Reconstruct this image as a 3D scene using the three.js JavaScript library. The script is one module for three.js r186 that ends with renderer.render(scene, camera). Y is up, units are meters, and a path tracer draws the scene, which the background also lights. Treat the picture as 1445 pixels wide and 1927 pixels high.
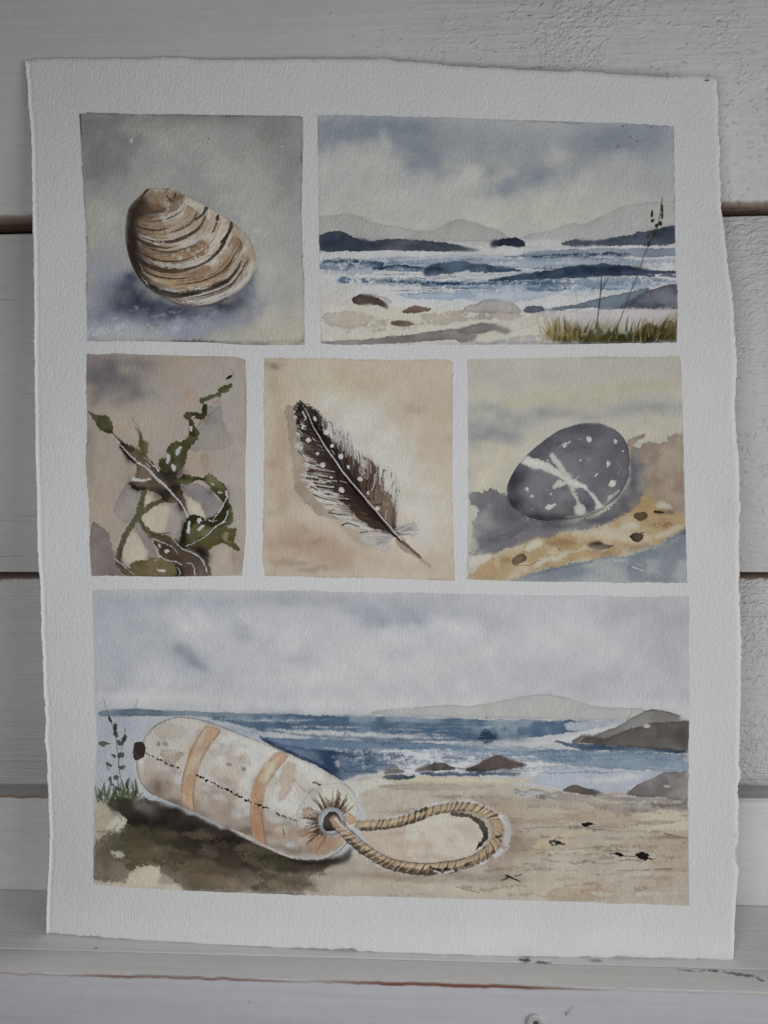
import * as THREE from 'three';
import { toCreasedNormals, mergeGeometries } from 'three/addons/utils/BufferGeometryUtils.js';

// ---------------------------------------------------------------- camera, light, exposure
const scene = new THREE.Scene();
const camera = new THREE.PerspectiveCamera(62, 767 / 1024, 0.02, 20);
const RAD = Math.PI / 180;
camera.position.set(0, 0.309, 0.521);
camera.rotation.order = 'YXZ';
camera.rotation.set(-7.153 * RAD, 2.699 * RAD, -0.413 * RAD);
scene.add(camera);
const renderer = new THREE.WebGLRenderer({ antialias: true });
renderer.setSize(767, 1024);
renderer.shadowMap.enabled = true;
renderer.shadowMap.type = THREE.PCFSoftShadowMap;
renderer.toneMapping = THREE.LinearToneMapping;
renderer.toneMappingExposure = 1.1;
// a dim room: a little light from every side
scene.background = new THREE.Color().setRGB(0.008, 0.008, 0.008);
function areaLight(name, color, intensity, w, h, from, to) {
  const l = new THREE.RectAreaLight(new THREE.Color().setRGB(...color), intensity, w, h); l.name = name; l.position.set(...from); l.lookAt(...to); scene.add(l);
}
// unseen window at the right, two area lights placed to light sheet and wall
areaLight('unseen_window_light', [1.0, 1.0, 1.0], 2.45, 0.75, 0.85, [0.95, 0.17, 0.9], [0, 0.2, 0.03]);
areaLight('unseen_window_light_near', [1.0, 1.0, 1.0], 0.9, 0.5, 0.6, [0.8, 0.1, 0.5], [0, 0.2, 0.03]);
// added front fill beside the camera, brightens the middle of the sheet
areaLight('added_front_fill', [0.985, 0.99, 1.0], 7.8, 0.2, 0.2, [-0.08, 0.25, 0.56], [-0.08, 0.25, 0]);

// ---------------------------------------------------------------- seeded noise
function rng(seed) { let a = seed >>> 0; return () => { a = (a + 0x6d2b79f5) | 0; let t = Math.imul(a ^ (a >>> 15), 1 | a); t = (t + Math.imul(t ^ (t >>> 7), 61 | t)) ^ t; return ((t ^ (t >>> 14)) >>> 0) / 4294967296; }; }
const TS = 1024, TM = TS - 1;
function tile(seed, px, py, oct, gain = 0.5) {            // tileable value noise, 0..1, mean about 0.5
  const out = new Float32Array(TS * TS); let amp = 1, sum = 0;
  for (let o = 0; o < oct; o++, px *= 2, py *= 2, amp *= gain) {
    const r = rng(seed + o * 77), g = Float32Array.from({ length: px * py }, () => r()); sum += amp;
    for (let y = 0; y < TS; y++) {
      const fy = y * py / TS, iy = Math.floor(fy); let ty = fy - iy; ty = ty * ty * (3 - 2 * ty);
      const r0 = (iy % py) * px, r1 = ((iy + 1) % py) * px;
      for (let x = 0; x < TS; x++) {
        const fx = x * px / TS, ix = Math.floor(fx); let tx = fx - ix; tx = tx * tx * (3 - 2 * tx);
        const a = ix % px, b = (ix + 1) % px;
        const p = g[r0 + a] + (g[r0 + b] - g[r0 + a]) * tx, q = g[r1 + a] + (g[r1 + b] - g[r1 + a]) * tx;
        out[y * TS + x] += amp * (p + (q - p) * ty);
      }
    }
  }
  for (let i = 0; i < out.length; i++) { let v = (out[i] / sum - 0.5) * 1.9 + 0.5; out[i] = v < 0 ? 0 : v > 1 ? 1 : v; }
  return out;
}
const N = { low: tile(11, 6, 6, 4), low2: tile(12, 7, 7, 4), mid: tile(13, 32, 32, 3), mid2: tile(14, 32, 32, 3), fine: tile(15, 150, 150, 2), fine2: tile(16, 150, 150, 2), laid: tile(17, 256, 90, 2), streak: tile(18, 14, 120, 3), hair: tile(19, 8, 256, 2) };
const at = (t, x, y) => t[((y | 0) & TM) * TS + ((x | 0) & TM)];
const sstep = (a, b, v) => { const t = Math.min(1, Math.max(0, (v - a) / (b - a))); return t * t * (3 - 2 * t); };
const lerp = (a, b, t) => a + (b - a) * t;
const lin = (c) => { c /= 255; return c <= 0.04045 ? c / 12.92 : ((c + 0.055) / 1.055) ** 2.4; };
const enc = (v) => { v = v < 0 ? 0 : v > 1 ? 1 : v; return 255 * (v <= 0.0031308 ? v * 12.92 : 1.055 * v ** (1 / 2.4) - 0.055); };
const poly = (pts) => (x) => { let i = 0; while (i < pts.length - 2 && x > pts[i + 1][0]) i++; const [a, b] = [pts[i], pts[i + 1]]; return lerp(a[1], b[1], (x - a[0]) / (b[0] - a[0])); };
function smoothPoly(pts) {                                 // monotone-ish cubic through the points
  return (x) => {
    let i = 0; while (i < pts.length - 2 && x > pts[i + 1][0]) i++;
    const p = (k) => pts[Math.min(pts.length - 1, Math.max(0, k))], [a, b] = [p(i), p(i + 1)], h = b[0] - a[0], t = Math.min(1, Math.max(0, (x - a[0]) / h));
    const m = (k) => { const u = p(k - 1), v = p(k + 1); return v[0] === u[0] ? 0 : (v[1] - u[1]) / (v[0] - u[0]); };
    const m0 = m(i) * h, m1 = m(i + 1) * h, t2 = t * t, t3 = t2 * t;
    return (2 * t3 - 3 * t2 + 1) * a[1] + (t3 - 2 * t2 + t) * m0 + (-2 * t3 + 3 * t2) * b[1] + (t3 - t2) * m1;
  };
}
const canvasTexture = (data, w, h, color) => {              // RGBA bytes, first row at the bottom
  const t = new THREE.DataTexture(data, w, h); t.magFilter = THREE.LinearFilter; t.minFilter = THREE.LinearMipmapLinearFilter; t.generateMipmaps = true; t.anisotropy = 8;
  t.wrapS = t.wrapT = THREE.MirroredRepeatWrapping;
  if (color) t.colorSpace = THREE.SRGBColorSpace;
  t.needsUpdate = true; return t;
};
function heightTexture(w, h, field) {
  const d = new Uint8Array(w * h * 4);
  for (let i = 0; i < w * h; i++) { const v = Math.max(0, Math.min(255, field[i] * 255)); d[i * 4] = d[i * 4 + 1] = d[i * 4 + 2] = v; d[i * 4 + 3] = 255; }
  return canvasTexture(d, w, h, false);
}
function colorTexture(w, h, fn) {                            // fn(x, y) -> linear rgb
  const d = new Uint8Array(w * h * 4);
  for (let y = 0, i = 0; y < h; y++) for (let x = 0; x < w; x++, i += 4) { const c = fn(x, y); d[i] = enc(c[0]); d[i + 1] = enc(c[1]); d[i + 2] = enc(c[2]); d[i + 3] = 255; }
  return canvasTexture(d, w, h, true);
}
function group(name, data, pos = [0, 0, 0]) { const g = new THREE.Group(); g.name = name; g.position.set(...pos); g.userData = data; scene.add(g); return g; }
function mesh(name, geo, mat, parent, label) {
  const m = new THREE.Mesh(geo, mat); m.name = name; m.castShadow = m.receiveShadow = true; if (label) m.userData.label = label; parent.add(m); return m;
}

// ---------------------------------------------------------------- painted boards
// A plank swept along x; profile(x) is a closed loop of [y, z] in mm, first point at arc 0. uv = (x + 280, arc) in mm.
function plank(x0, x1, n, profile) {
  const P = [], UV = [], I = [], m = profile(0).length;
  for (let i = 0; i <= n; i++) {
    const x = lerp(x0, x1, i / n), p = profile(x); let arc = 0;
    for (let k = 0; k <= m; k++) {
      const q = p[k % m], o = p[(k + m - 1) % m];
      if (k) arc += Math.hypot(q[0] - o[0], q[1] - o[1]);
      P.push(x / 1000, q[0] / 1000, q[1] / 1000); UV.push(x + 280, arc);
    }
  }
  for (let i = 0; i < n; i++) for (let k = 0; k < m; k++) { const a = i * (m + 1) + k, b = a + m + 1; I.push(a, a + 1, b, b, a + 1, b + 1); }
  for (const i of [0, n]) {                                // end grain
    const s = P.length / 3, p = profile(i ? x1 : x0), x = i ? x1 : x0, cy = p.reduce((a, q) => a + q[0], 0) / m, cz = p.reduce((a, q) => a + q[1], 0) / m;
    P.push(x / 1000, cy / 1000, cz / 1000); UV.push(x + 280, 0);
    for (const q of p) { P.push(x / 1000, q[0] / 1000, q[1] / 1000); UV.push(x + 280, 0); }
    for (let k = 0; k < m; k++) i ? I.push(s, s + 1 + (k + 1) % m, s + 1 + k) : I.push(s, s + 1 + k, s + 1 + (k + 1) % m);
  }
  const g = new THREE.BufferGeometry();
  g.setAttribute('position', new THREE.Float32BufferAttribute(P, 3)); g.setAttribute('uv', new THREE.Float32BufferAttribute(UV, 2)); g.setIndex(I);
  return toCreasedNormals(g, 0.7);
}
const arcPts = (cy, cz, r, a0, a1, n) => Array.from({ length: n + 1 }, (_, i) => { const a = lerp(a0, a1, i / n); return [cy + r * Math.sin(a), cz + r * Math.cos(a)]; });
// Face board: arc 0 at the top of the back, up and over the rounded top, down the face, round the bottom, back.
function boardProfile(top, bot, zf, thick, rt, rb) {
  return [[top, zf - thick], ...arcPts(top - rt, zf - rt, rt, Math.PI / 2, 0, 4), ...arcPts(bot + rb, zf - rb, rb, 0, -Math.PI / 2, 6), [bot, zf - thick]];
}
// Maps for a board: 480 mm long from x = -280, 'high' mm of arc. heights(xmm, arc) and colours(xmm, arc).
const LEN = 500;
function boardMaterial({ high, pxmm = 4, seed, daubs, grain = 0.25, bump = 0.0012, color, tone = [0.63, 0.62, 0.6], rough = 0.62, cracks = 0, streak = 1 }) {
  const w = Math.min(2048, Math.round(LEN * pxmm)), h = Math.round(high * pxmm), f = new Float32Array(w * h), r = rng(seed);
  const ox = Math.floor(r() * TS), oy = Math.floor(r() * TS);
  for (let y = 0, i = 0; y < h; y++) for (let x = 0; x < w; x++, i++) {
    const xm = x / pxmm - 280, ym = y / pxmm;
    let v = 0.3 + grain * ((at(N.streak, x * 0.5 + ox, y * 2.2 + oy) - 0.5) * 0.22 + (at(N.hair, x * 0.4 + ox, y * 2 + oy) - 0.5) * 0.13 + (at(N.low, x * 0.5 + ox, y * 0.8 + oy) - 0.5) * 0.25);
    if (daubs) {
      const d = daubs(xm, ym);                              // crust of thick paint
      if (d > 0) v += d * (0.2 * sstep(0.5, 0.8, at(N.mid2, x * 3.4 + y * 1.1 + oy, y * 4.2 - x * 0.7)) + 0.16 * sstep(0.45, 0.85, at(N.fine2, x * 1.1 + ox, y * 1.25 + 0.4 * x))) * sstep(0.3, 0.6, at(N.low2, x * 1.3 + ox, y * 1.3)) + d * 0.1 * (0.35 - Math.abs(at(N.mid2, x * 0.75 + y * 0.2 + oy, y * 1.05 - x * 0.15 + ox) - 0.5) * 1.6 - Math.abs(at(N.fine2, x * 0.45 + ox, y * 0.5) - 0.5) * 0.5) * sstep(0.35, 0.65, at(N.low, x * 0.9, y * 0.9 + oy)) + d * ((at(N.mid, x * 0.62 + ox, y * 0.95 + oy) - 0.5) * 0.22 + (at(N.fine, x * 0.5, y * 0.5) - 0.5) * 0.12 + (at(N.streak, x * 1.1 + 300, y * 1.6) - 0.5) * 0.15);
    }
    f[i] = v;
  }
  if (daubs) for (let k = 0; k < 7000; k++) {               // ridges and crumbs of paint
    const x = r() * w, y = r() * h, d = daubs(x / pxmm - 280, y / pxmm); if (r() > d) { r(); r(); r(); r(); continue; }
    const L = (0.6 + 3.6 * r() * r()) * pxmm, wd = (0.25 + 0.55 * r()) * pxmm, an = (r() - 0.5) * 2.6 * (r() < 0.6 ? 1 : 0.3), hh = (0.08 + 0.26 * r() * r()) * (r() < 0.12 ? -1 : 1), ca = Math.cos(an), sa = Math.sin(an), bend = (r() - 0.5) * 0.5 / L;
    const R = Math.ceil(L);
    for (let yy = Math.max(0, Math.floor(y - R)); yy < Math.min(h, y + R); yy++) for (let xx = Math.max(0, Math.floor(x - R)); xx < Math.min(w, x + R); xx++) {
      const dx = xx - x, dy = yy - y, u = dx * ca + dy * sa, q = -dx * sa + dy * ca + bend * u * u + (at(N.mid2, xx * 2, yy * 2) - 0.5) * wd * 1.6;
      if (Math.abs(u) > L || Math.abs(q) > wd * 1.6) continue;
      const e = Math.sqrt(Math.max(0, 1 - (u / L) ** 2));
      f[yy * w + xx] += hh * e * (1 - sstep(wd * 0.35 * e, wd * 1.3 * e + 0.01, Math.abs(q)));
    }
  }
  for (let k = 0; k < cracks; k++) {                        // hairline cracks along the grain
    let x = r() * w * 0.35, y = r() * h; const L = (15 + 45 * r()) * pxmm, s = (r() - 0.5) * 0.1;
    for (let i = 0; i < L; i++, x++, y += s + (r() - 0.5) * 0.5) { const a = Math.round(y) * w + Math.round(x); if (x < w && y > 0 && y < h - 2) { f[a] -= 0.22; f[a + w] -= 0.1; } }
  }
  const bm = heightTexture(w, h, f);
  const cw = w >> 1, ch = h >> 1, cp = cw / LEN;
  const cm = colorTexture(cw, ch, (x, y) => {
    const xm = x / cp - 280, ym = y / (ch / high), s = (at(N.streak, x * 0.7 + ox, y * 3 + oy) - 0.5) * 0.07 * streak + (at(N.low2, x * 0.5 + oy, y * 0.8 + ox) - 0.5) * 0.1 + (at(N.fine2, x, y) - 0.5) * 0.035;
    const warm = (at(N.low, x * 0.8 + 333, y * 1.2 + ox) - 0.5) * 0.035;
    const c = [tone[0] * (1 + s + warm), tone[1] * (1 + s), tone[2] * (1 + s - warm)];
    return color ? color(c, xm, ym, x, y) : c;
  });
  for (const t of [bm, cm]) t.repeat.set(1 / LEN, 1 / high);
  return new THREE.MeshStandardMaterial({ map: cm, bumpMap: bm, bumpScale: bump, roughness: rough });
}
const mix3 = (c, d, a) => [lerp(c[0], d[0], a), lerp(c[1], d[1], a), lerp(c[2], d[2], a)];
const BARE = [0.16, 0.105, 0.075], BAREDARK = [0.07, 0.048, 0.036], RUST = [0.2, 0.075, 0.042];
const jag = (seed, amp, freq) => (x) => (at(N.mid, x * freq + seed, seed * 3) - 0.5) * amp + (at(N.fine, x * freq * 2 + seed, seed * 5) - 0.5) * amp * 0.6;

const wall = group('wall', { kind: 'structure', label: 'white painted plank wall behind the leaning painting', category: 'wall' });
{
  const b1bot = poly([[-255, 417.2], [199, 418.6]]), b2top = poly([[-256, 413.4], [199, 416.6]]), b2bot = poly([[-269, 205.3], [209, 206.2]]), b3top = poly([[-269, 202.4], [209, 203.6]]);
  const R1 = 7.2, wob = jag(40, 0.5, 1.3);
  const g1 = plank(-650, 600, 140, (x) => boardProfile(630, b1bot(x) + wob(x) * 0.5, 0, 19, 2, R1));
  const top1 = 17 + 3.14 + (630 - 418 - 2 - R1);           // arc where the bottom rounding begins
  mesh('board', g1, boardMaterial({ high: 252, pxmm: 4, seed: 3, tone: [0.625, 0.62, 0.61], daubs: (x, y) => { const yy = y - 20; const line = -70 + (212 - yy) * 1.15 - 40 * at(N.low, x + 500, yy); return 0.95 * sstep(-110, 40, x + (yy - 150) * 0.7) * sstep(30, 110, yy) * lerp(0.55, 1, at(N.low2, x * 1.5 + 500, yy * 2)); }, grain: 0.05, bump: 0.0016,
    color: (c, x, y, px, py) => { const e = y - top1 + (at(N.fine, px * 0.6, py * 0.2) - 0.5) * 0.9 + (at(N.mid, px * 0.5, 7) - 0.5) * 1.2; c = mix3(c, [0.3, 0.25, 0.21], sstep(-0.6, 1.6, e)); return mix3(c, mix3(BARE, BAREDARK, at(N.hair, px, py * 3)), sstep(0.8, 4.5, e)); } }), wall);
  const g2 = plank(-650, 600, 140, (x) => boardProfile(b2top(x) + wob(x + 70) * 0.3, b2bot(x) + wob(x) * 0.25, 0, 19, 1.6, 0.9));
  mesh('board', g2, boardMaterial({ high: 250, pxmm: 4, seed: 5, cracks: 26, tone: [0.645, 0.638, 0.628], daubs: (x, y) => 0.85 * sstep(60, 175, x) * lerp(0.5, 1, at(N.low2, x * 2 + 90, y * 2)), grain: 0.22, streak: 0.35, bump: 0.0016 }), wall);
  const g3 = plank(-650, 600, 140, (x) => boardProfile(b3top(x) + wob(x + 20) * 0.4, 45, 0, 19, 2.2, 1));
  mesh('board', g3, boardMaterial({ high: 190, pxmm: 4, seed: 8, cracks: 8, tone: [0.645, 0.638, 0.628], daubs: (x, y) => 0.75 * sstep(60, 170, x), grain: 0.7, bump: 0.0017,
    color: (c, x, y, px, py) => mix3(c, BARE, 0.9 * (1 - sstep(18.4, 20.4, y + (at(N.fine, px, 3) - 0.5) * 1.5))) }), wall);
  const back = new THREE.BoxGeometry(1.25, 0.7, 0.02); back.translate(-0.025, 0.3, -0.0335);
  mesh('backing', back, new THREE.MeshStandardMaterial({ color: new THREE.Color().setRGB(0.03, 0.026, 0.022), roughness: 0.95 }), wall);
}

const shelf = group('shelf', { label: 'white painted wooden shelf with worn front edge carrying the painting', category: 'shelf' });
{
  const railTop = poly([[-269, 64.2], [209, 70]]), wob = jag(90, 0.35, 1.1);
  const joint = poly([[-270, 17.4], [210, 18.9]]), gap = poly([[-244, 76], [188, 79]]), front = poly([[-234.5, 95.4], [181, 97]]);
  const rail = plank(-650, 600, 120, (x) => { const t = railTop(x), z = joint(x); return [[0.5, 0.6], [t, 0.6], ...arcPts(t - 0.7, z - 0.7, 0.7, Math.PI / 2, 0, 3), [0.5 + wob(x) * 0.5, z]]; });
  mesh('back_rail', rail, boardMaterial({ high: 130, pxmm: 4, seed: 21, grain: 0.5, tone: [0.735, 0.732, 0.738],
    color: (c, x, y, px, py) => { const t = railTop(x) - 0.5, a = y - t; const worn = sstep(-1, 1.5, a) * (1 - sstep(16.4, 17.6, a)); c = mix3(c, [0.36, 0.325, 0.29], 0.62 * worn * lerp(0.6, 1, at(N.streak, px, py * 4)));
      const n = (at(N.fine, px * 0.8, 9) - 0.5) * 1.5 + (at(N.mid, px, 31) - 0.5) * 1.6, j = joint(x) - 0.6, left = 1 - sstep(-245, -225, x), edge = sstep(j - 1.1 * lerp(0.25, 1, left), j + 0.1, a + n * 0.4) * (1 - sstep(j + 0.5, j + 1.7, a + n * 0.5)); c = mix3(c, [0.26, 0.15, 0.085], 0.9 * edge * lerp(0.3, 1, left));
      const sp = at(N.mid2, px * 2.4, 50) > 0.64 ? 1 : 0; return mix3(c, [0.1, 0.09, 0.08], sp * 0.8 * sstep(t + joint(x) - 0.6 + t - 1.8, t + joint(x) + t - 1.1, y + (at(N.fine2, px, 2) - 0.5))); } }), shelf, 'whitewashed back rail standing along the wall');
  const sp = (x, y, cx, cy, rx, ry, an = 0) => { const c = Math.cos(an), s = Math.sin(an), u = ((x - cx) * c + (y - cy) * s) / rx, v = (-(x - cx) * s + (y - cy) * c) / ry; return 1 - sstep(0.55, 1.1, Math.hypot(u, v) + (at(N.fine, x * 5, y * 5) - 0.5) * 0.7); };
  const board = plank(-650, 600, 80, (x) => { const g = gap(x) - 0.4; return [[0, -20], ...arcPts(-0.5, g - 0.5, 0.5, Math.PI / 2, 0, 3), [-18, g], [-18, -20]]; });
  mesh('shelf_board', board, boardMaterial({ high: 240, pxmm: 3, seed: 31, grain: 0.4, bump: 0.0009, tone: [0.79, 0.785, 0.775],
    color: (c, x, a) => { const z = a - 20; c = mix3(c, [0.03, 0.03, 0.03], sp(x, z, -189, 73.4, 1.1, 0.9)); c = mix3(c, [0.09, 0.1, 0.15], sp(x, z, 55.5, 75.6, 3.4, 2.2, -0.2) * 0.95); c = mix3(c, [0.09, 0.1, 0.15], sp(x, z, 65.5, 77, 4, 1.2) * 0.9); c = mix3(c, [0.2, 0.22, 0.28], sp(x, z, 95, 74, 4, 1.4) * 0.75); c = mix3(c, [0.25, 0.27, 0.32], sp(x, z, 57, 72.5, 3.5, 1.5) * 0.6); return c; } }), shelf);
  const fw = jag(7, 0.25, 1.2);
  const frontBoard = plank(-650, 600, 140, (x) => { const g = gap(x) + 0.45, f = front(x) + fw(x) * 0.4, r = 0.9 + 0.25 * at(N.mid, x + 50, 77); return [[-0.2, g], ...arcPts(-r - 0.2, f - r, r, Math.PI / 2, 0, 4), [-120, f], [-120, g]]; });
  const rustAt = (x) => Math.max(0.12, sstep(-215, -170, x) * (1 - sstep(-110, -30, x)) * 0.7, sstep(-110, 0, x) * (1 - sstep(35, 120, x)) * 0.95, 0.3 * sstep(-200, -150, x) * (1 - sstep(60, 160, x)), (1 - sstep(-225, -180, x)) * 0.35);
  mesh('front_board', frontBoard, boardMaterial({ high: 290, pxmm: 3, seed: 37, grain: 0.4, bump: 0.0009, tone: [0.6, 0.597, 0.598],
    color: (c, x, a, px, py) => { const f0 = front(x) - gap(x) - 0.35, e = a - f0; c = e > 0.4 ? [c[0] * 0.99, c[1] * 1.01, c[2] * 1.06] : [c[0] * 1.28, c[1] * 1.275, c[2] * 1.25];  // shading put into the colour: one paint, top made paler, face darker and bluer
      const n = (at(N.mid, px * 1.3, 11) - 0.5) * 1.3 + (at(N.fine, px * 0.7, 5) - 0.5) * 1.3, k = rustAt(x), wdt = 0.3 + 0.75 * k;
      c = mix3(c, mix3([0.3, 0.27, 0.25], RUST, Math.min(1, k * 1.2)), Math.min(1, 0.35 + k * 0.75) * sstep(-wdt * 0.8 - 0.5, -wdt * 0.3, e + n * 0.35) * (1 - sstep(wdt * 0.75, wdt + 0.5, e + n * 0.6)));
      const z = gap(x) + 0.35 + a; if (e < 0) { c = mix3(c, [0.14, 0.14, 0.14], 0.85 * sp(x, z, 143, 80.6, 7, 0.8, 0.06)); c = mix3(c, [0.12, 0.12, 0.12], 0.95 * sp(x, z, 157, 80.3, 5.5, 0.9, 0.05)); c = mix3(c, [0.17, 0.17, 0.17], 0.95 * sp(x, z, 171, 83, 10, 1.5, 0.24)); c = mix3(c, [0.1, 0.1, 0.1], 0.9 * sp(x, z, 180.5, 87.2, 1.8, 0.9, 0.2)); }
      else { const y = -(e - 0.4); c = mix3(c, [0.2, 0.2, 0.2], 0.85 * sp(x, y, 75.5, -14.5, 0.7, 2.4, 0.35)); c = mix3(c, [0.36, 0.36, 0.36], 0.6 * sp(x, y, 77.5, -11.5, 1.3, 3, -0.5)); c = mix3(c, [0.3, 0.3, 0.3], 0.6 * sp(x, y, -96, -13, 0.9, 0.8)); }
      return c; } }), shelf, 'front board with rust-coloured worn edge');
  // painted-over screw head
  const head = new THREE.LatheGeometry([[0.0013, 0.0002], [0.0016, 0.0009], [0.003, 0.0012], [0.0042, 0.001], [0.0049, 0.0004], [0.0051, -0.0006], [0.0051, -0.002]].reverse().map(([a, b]) => new THREE.Vector2(a, b)), 40); head.rotateX(Math.PI / 2); head.translate(0.0595, -0.0212, 0.0971);
  const sc = mesh('screw_head', head, new THREE.MeshStandardMaterial({ color: new THREE.Color().setRGB(0.56, 0.555, 0.55), roughness: 0.45 }), shelf);
  const cross = []; for (const a of [0.3, 0.3 + Math.PI / 2]) { const b = new THREE.BoxGeometry(0.0042, 0.0012, 0.0006); b.rotateZ(a); b.translate(0.0595, -0.0212, a > 1 ? 0.0975 : 0.09753); cross.push(b); }
  mesh('cross_recess', mergeGeometries(cross), new THREE.MeshStandardMaterial({ color: new THREE.Color().setRGB(0.09, 0.09, 0.09), roughness: 0.7 }), sc);
}
// ---------------------------------------------------------------- the watercolour sheet
N.press = tile(20, 104, 60, 3, 0.6);
const PAPER = [0.815, 0.815, 0.82];
const sheetRoot = group('watercolour_sheet', { label: 'deckle-edged watercolour paper with six painted seaside panels, leaning on the plank wall', category: 'painting' }, [-0.222, 0.0003, 0.065]);
{
  const ex = new THREE.Vector3(1, 0, 0.022).normalize(), ey = new THREE.Vector3(0.003, 0.993, -0.114), nz = new THREE.Vector3().crossVectors(ex, ey).normalize(); ey.crossVectors(nz, ex);
  sheetRoot.quaternion.setFromRotationMatrix(new THREE.Matrix4().makeBasis(ex, ey, nz));
}
const bow = smoothPoly([[-5, -3.3], [30, -0.8], [50, 0], [133, 2.2], [235, 3], [310, 1], [394, -3.2]]);
function lift(x, y) {                                       // how far the sheet stands off its flat plane, mm
  const b = bow(Math.min(394, Math.max(-5, x))) * Math.exp(-Math.max(0, y) / 110);
  const tl = -4.2 * sstep(330, 515, y) * (1 - sstep(0, 330, x)) + -1.5 * sstep(380, 495, y) * sstep(60, 330, x);
  const wave = 0.8 * Math.sin(x * 0.021 + y * 0.009) + 0.55 * Math.sin(y * 0.027 - x * 0.012 + 1.3) + 0.3 * Math.sin(x * 0.055 - y * 0.041 + 0.6);
  const rc = x > 280 ? 6.5 * ((x - 280) / 115) ** 2 * sstep(-60, 110, y) * (1 - sstep(330, 470, y)) : 0;
  return b + tl + rc + wave * sstep(0, 60, y) * (1 - sstep(400, 480, y));
}
const xL = smoothPoly([[0, -1], [23, 0], [52, 1.8], [83, 1.3], [145, -0.8], [214, -3.1], [260, -4.2], [313, -5.6], [375, -6.3], [414, -7.4], [455, -8.9], [492, -11.9], [516, -14.2]]);
const xR = smoothPoly([[0, 394], [33, 394.4], [63, 394.6], [93, 394.1], [137, 394.8], [181, 395.1], [216, 394], [281, 393.8], [310, 391.8], [345, 392], [357, 391], [381, 389], [410, 386.3], [433, 384.4], [462, 384], [490, 383]]);
const yT = smoothPoly([[-14, 514.8], [6, 515.7], [37, 514.4], [109, 511], [197, 507], [243, 501.8], [295, 497.1], [335, 493.7], [383, 490]]);
const dk = (seed, v) => { const q = at(N.low2, v * 2.6 + seed * 9, seed * 11), n = ((at(N.mid, v * 3.1 + seed, seed * 7) - 0.5) * 0.8 + (at(N.fine, v * 5.3 + seed, seed * 3) - 0.5) * 0.7) * (0.25 + 1.1 * q) + (at(N.low, v * 1.7 + seed, seed) - 0.5) * 0.8; const nib = at(N.mid2, v * 1.7 + seed, seed * 5); return n + (nib > 0.82 ? (nib - 0.82) * 5 : 0); };
function gridGeometry(nu, nv, fu, fv, point, thick) {       // point(s, t) -> [x, y, z] mm; with a back and rims when thick
  const P = [], UV = [], UV1 = [], I = [], w = nu + 1;
  const us = Array.from({ length: nu + 1 }, (_, i) => fu(i / nu)), vs = Array.from({ length: nv + 1 }, (_, j) => fv(j / nv));
  for (const side of thick ? [0, 1] : [0]) {
    const off = side * w * (nv + 1);
    for (let j = 0; j <= nv; j++) for (let i = 0; i <= nu; i++) { const p = point(us[i], vs[j], side); P.push(p[0] / 1000, p[1] / 1000, p[2] / 1000); UV.push(p[3] ?? p[0] / 100, p[4] ?? p[1] / 100); UV1.push(p[0] / 100, p[1] / 100); }
    for (let j = 0; j < nv; j++) for (let i = 0; i < nu; i++) { const a = off + j * w + i, b = a + 1, c = a + w, d = c + 1; side ? I.push(a, c, b, b, c, d) : I.push(a, b, c, b, d, c); }
  }
  if (thick) {
    const ring = []; for (let i = 0; i < nu; i++) ring.push(i); for (let j = 0; j < nv; j++) ring.push(j * w + nu); for (let i = nu; i > 0; i--) ring.push(nv * w + i); for (let j = nv; j > 0; j--) ring.push(j * w);
    const off = w * (nv + 1); ring.forEach((a, k) => { const b = ring[(k + 1) % ring.length]; I.push(a, a + off, b, b, a + off, b + off); });
  }
  const g = new THREE.BufferGeometry(); g.setAttribute('position', new THREE.Float32BufferAttribute(P, 3)); g.setAttribute('uv', new THREE.Float32BufferAttribute(UV, 2)); g.setAttribute('uv1', new THREE.Float32BufferAttribute(UV1, 2)); g.setIndex(I); g.computeVertexNormals();
  return g;
}
const pressField = new Float32Array(TS * TS); for (let i = 0; i < TS * TS; i++) pressField[i] = 0.75 * N.press[i] + 0.25 * N.laid[i];
const pressMap = heightTexture(TS, TS, pressField); pressMap.wrapS = pressMap.wrapT = THREE.RepeatWrapping; pressMap.channel = 1;
const PRESS_BUMP = 0.0002;
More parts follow.
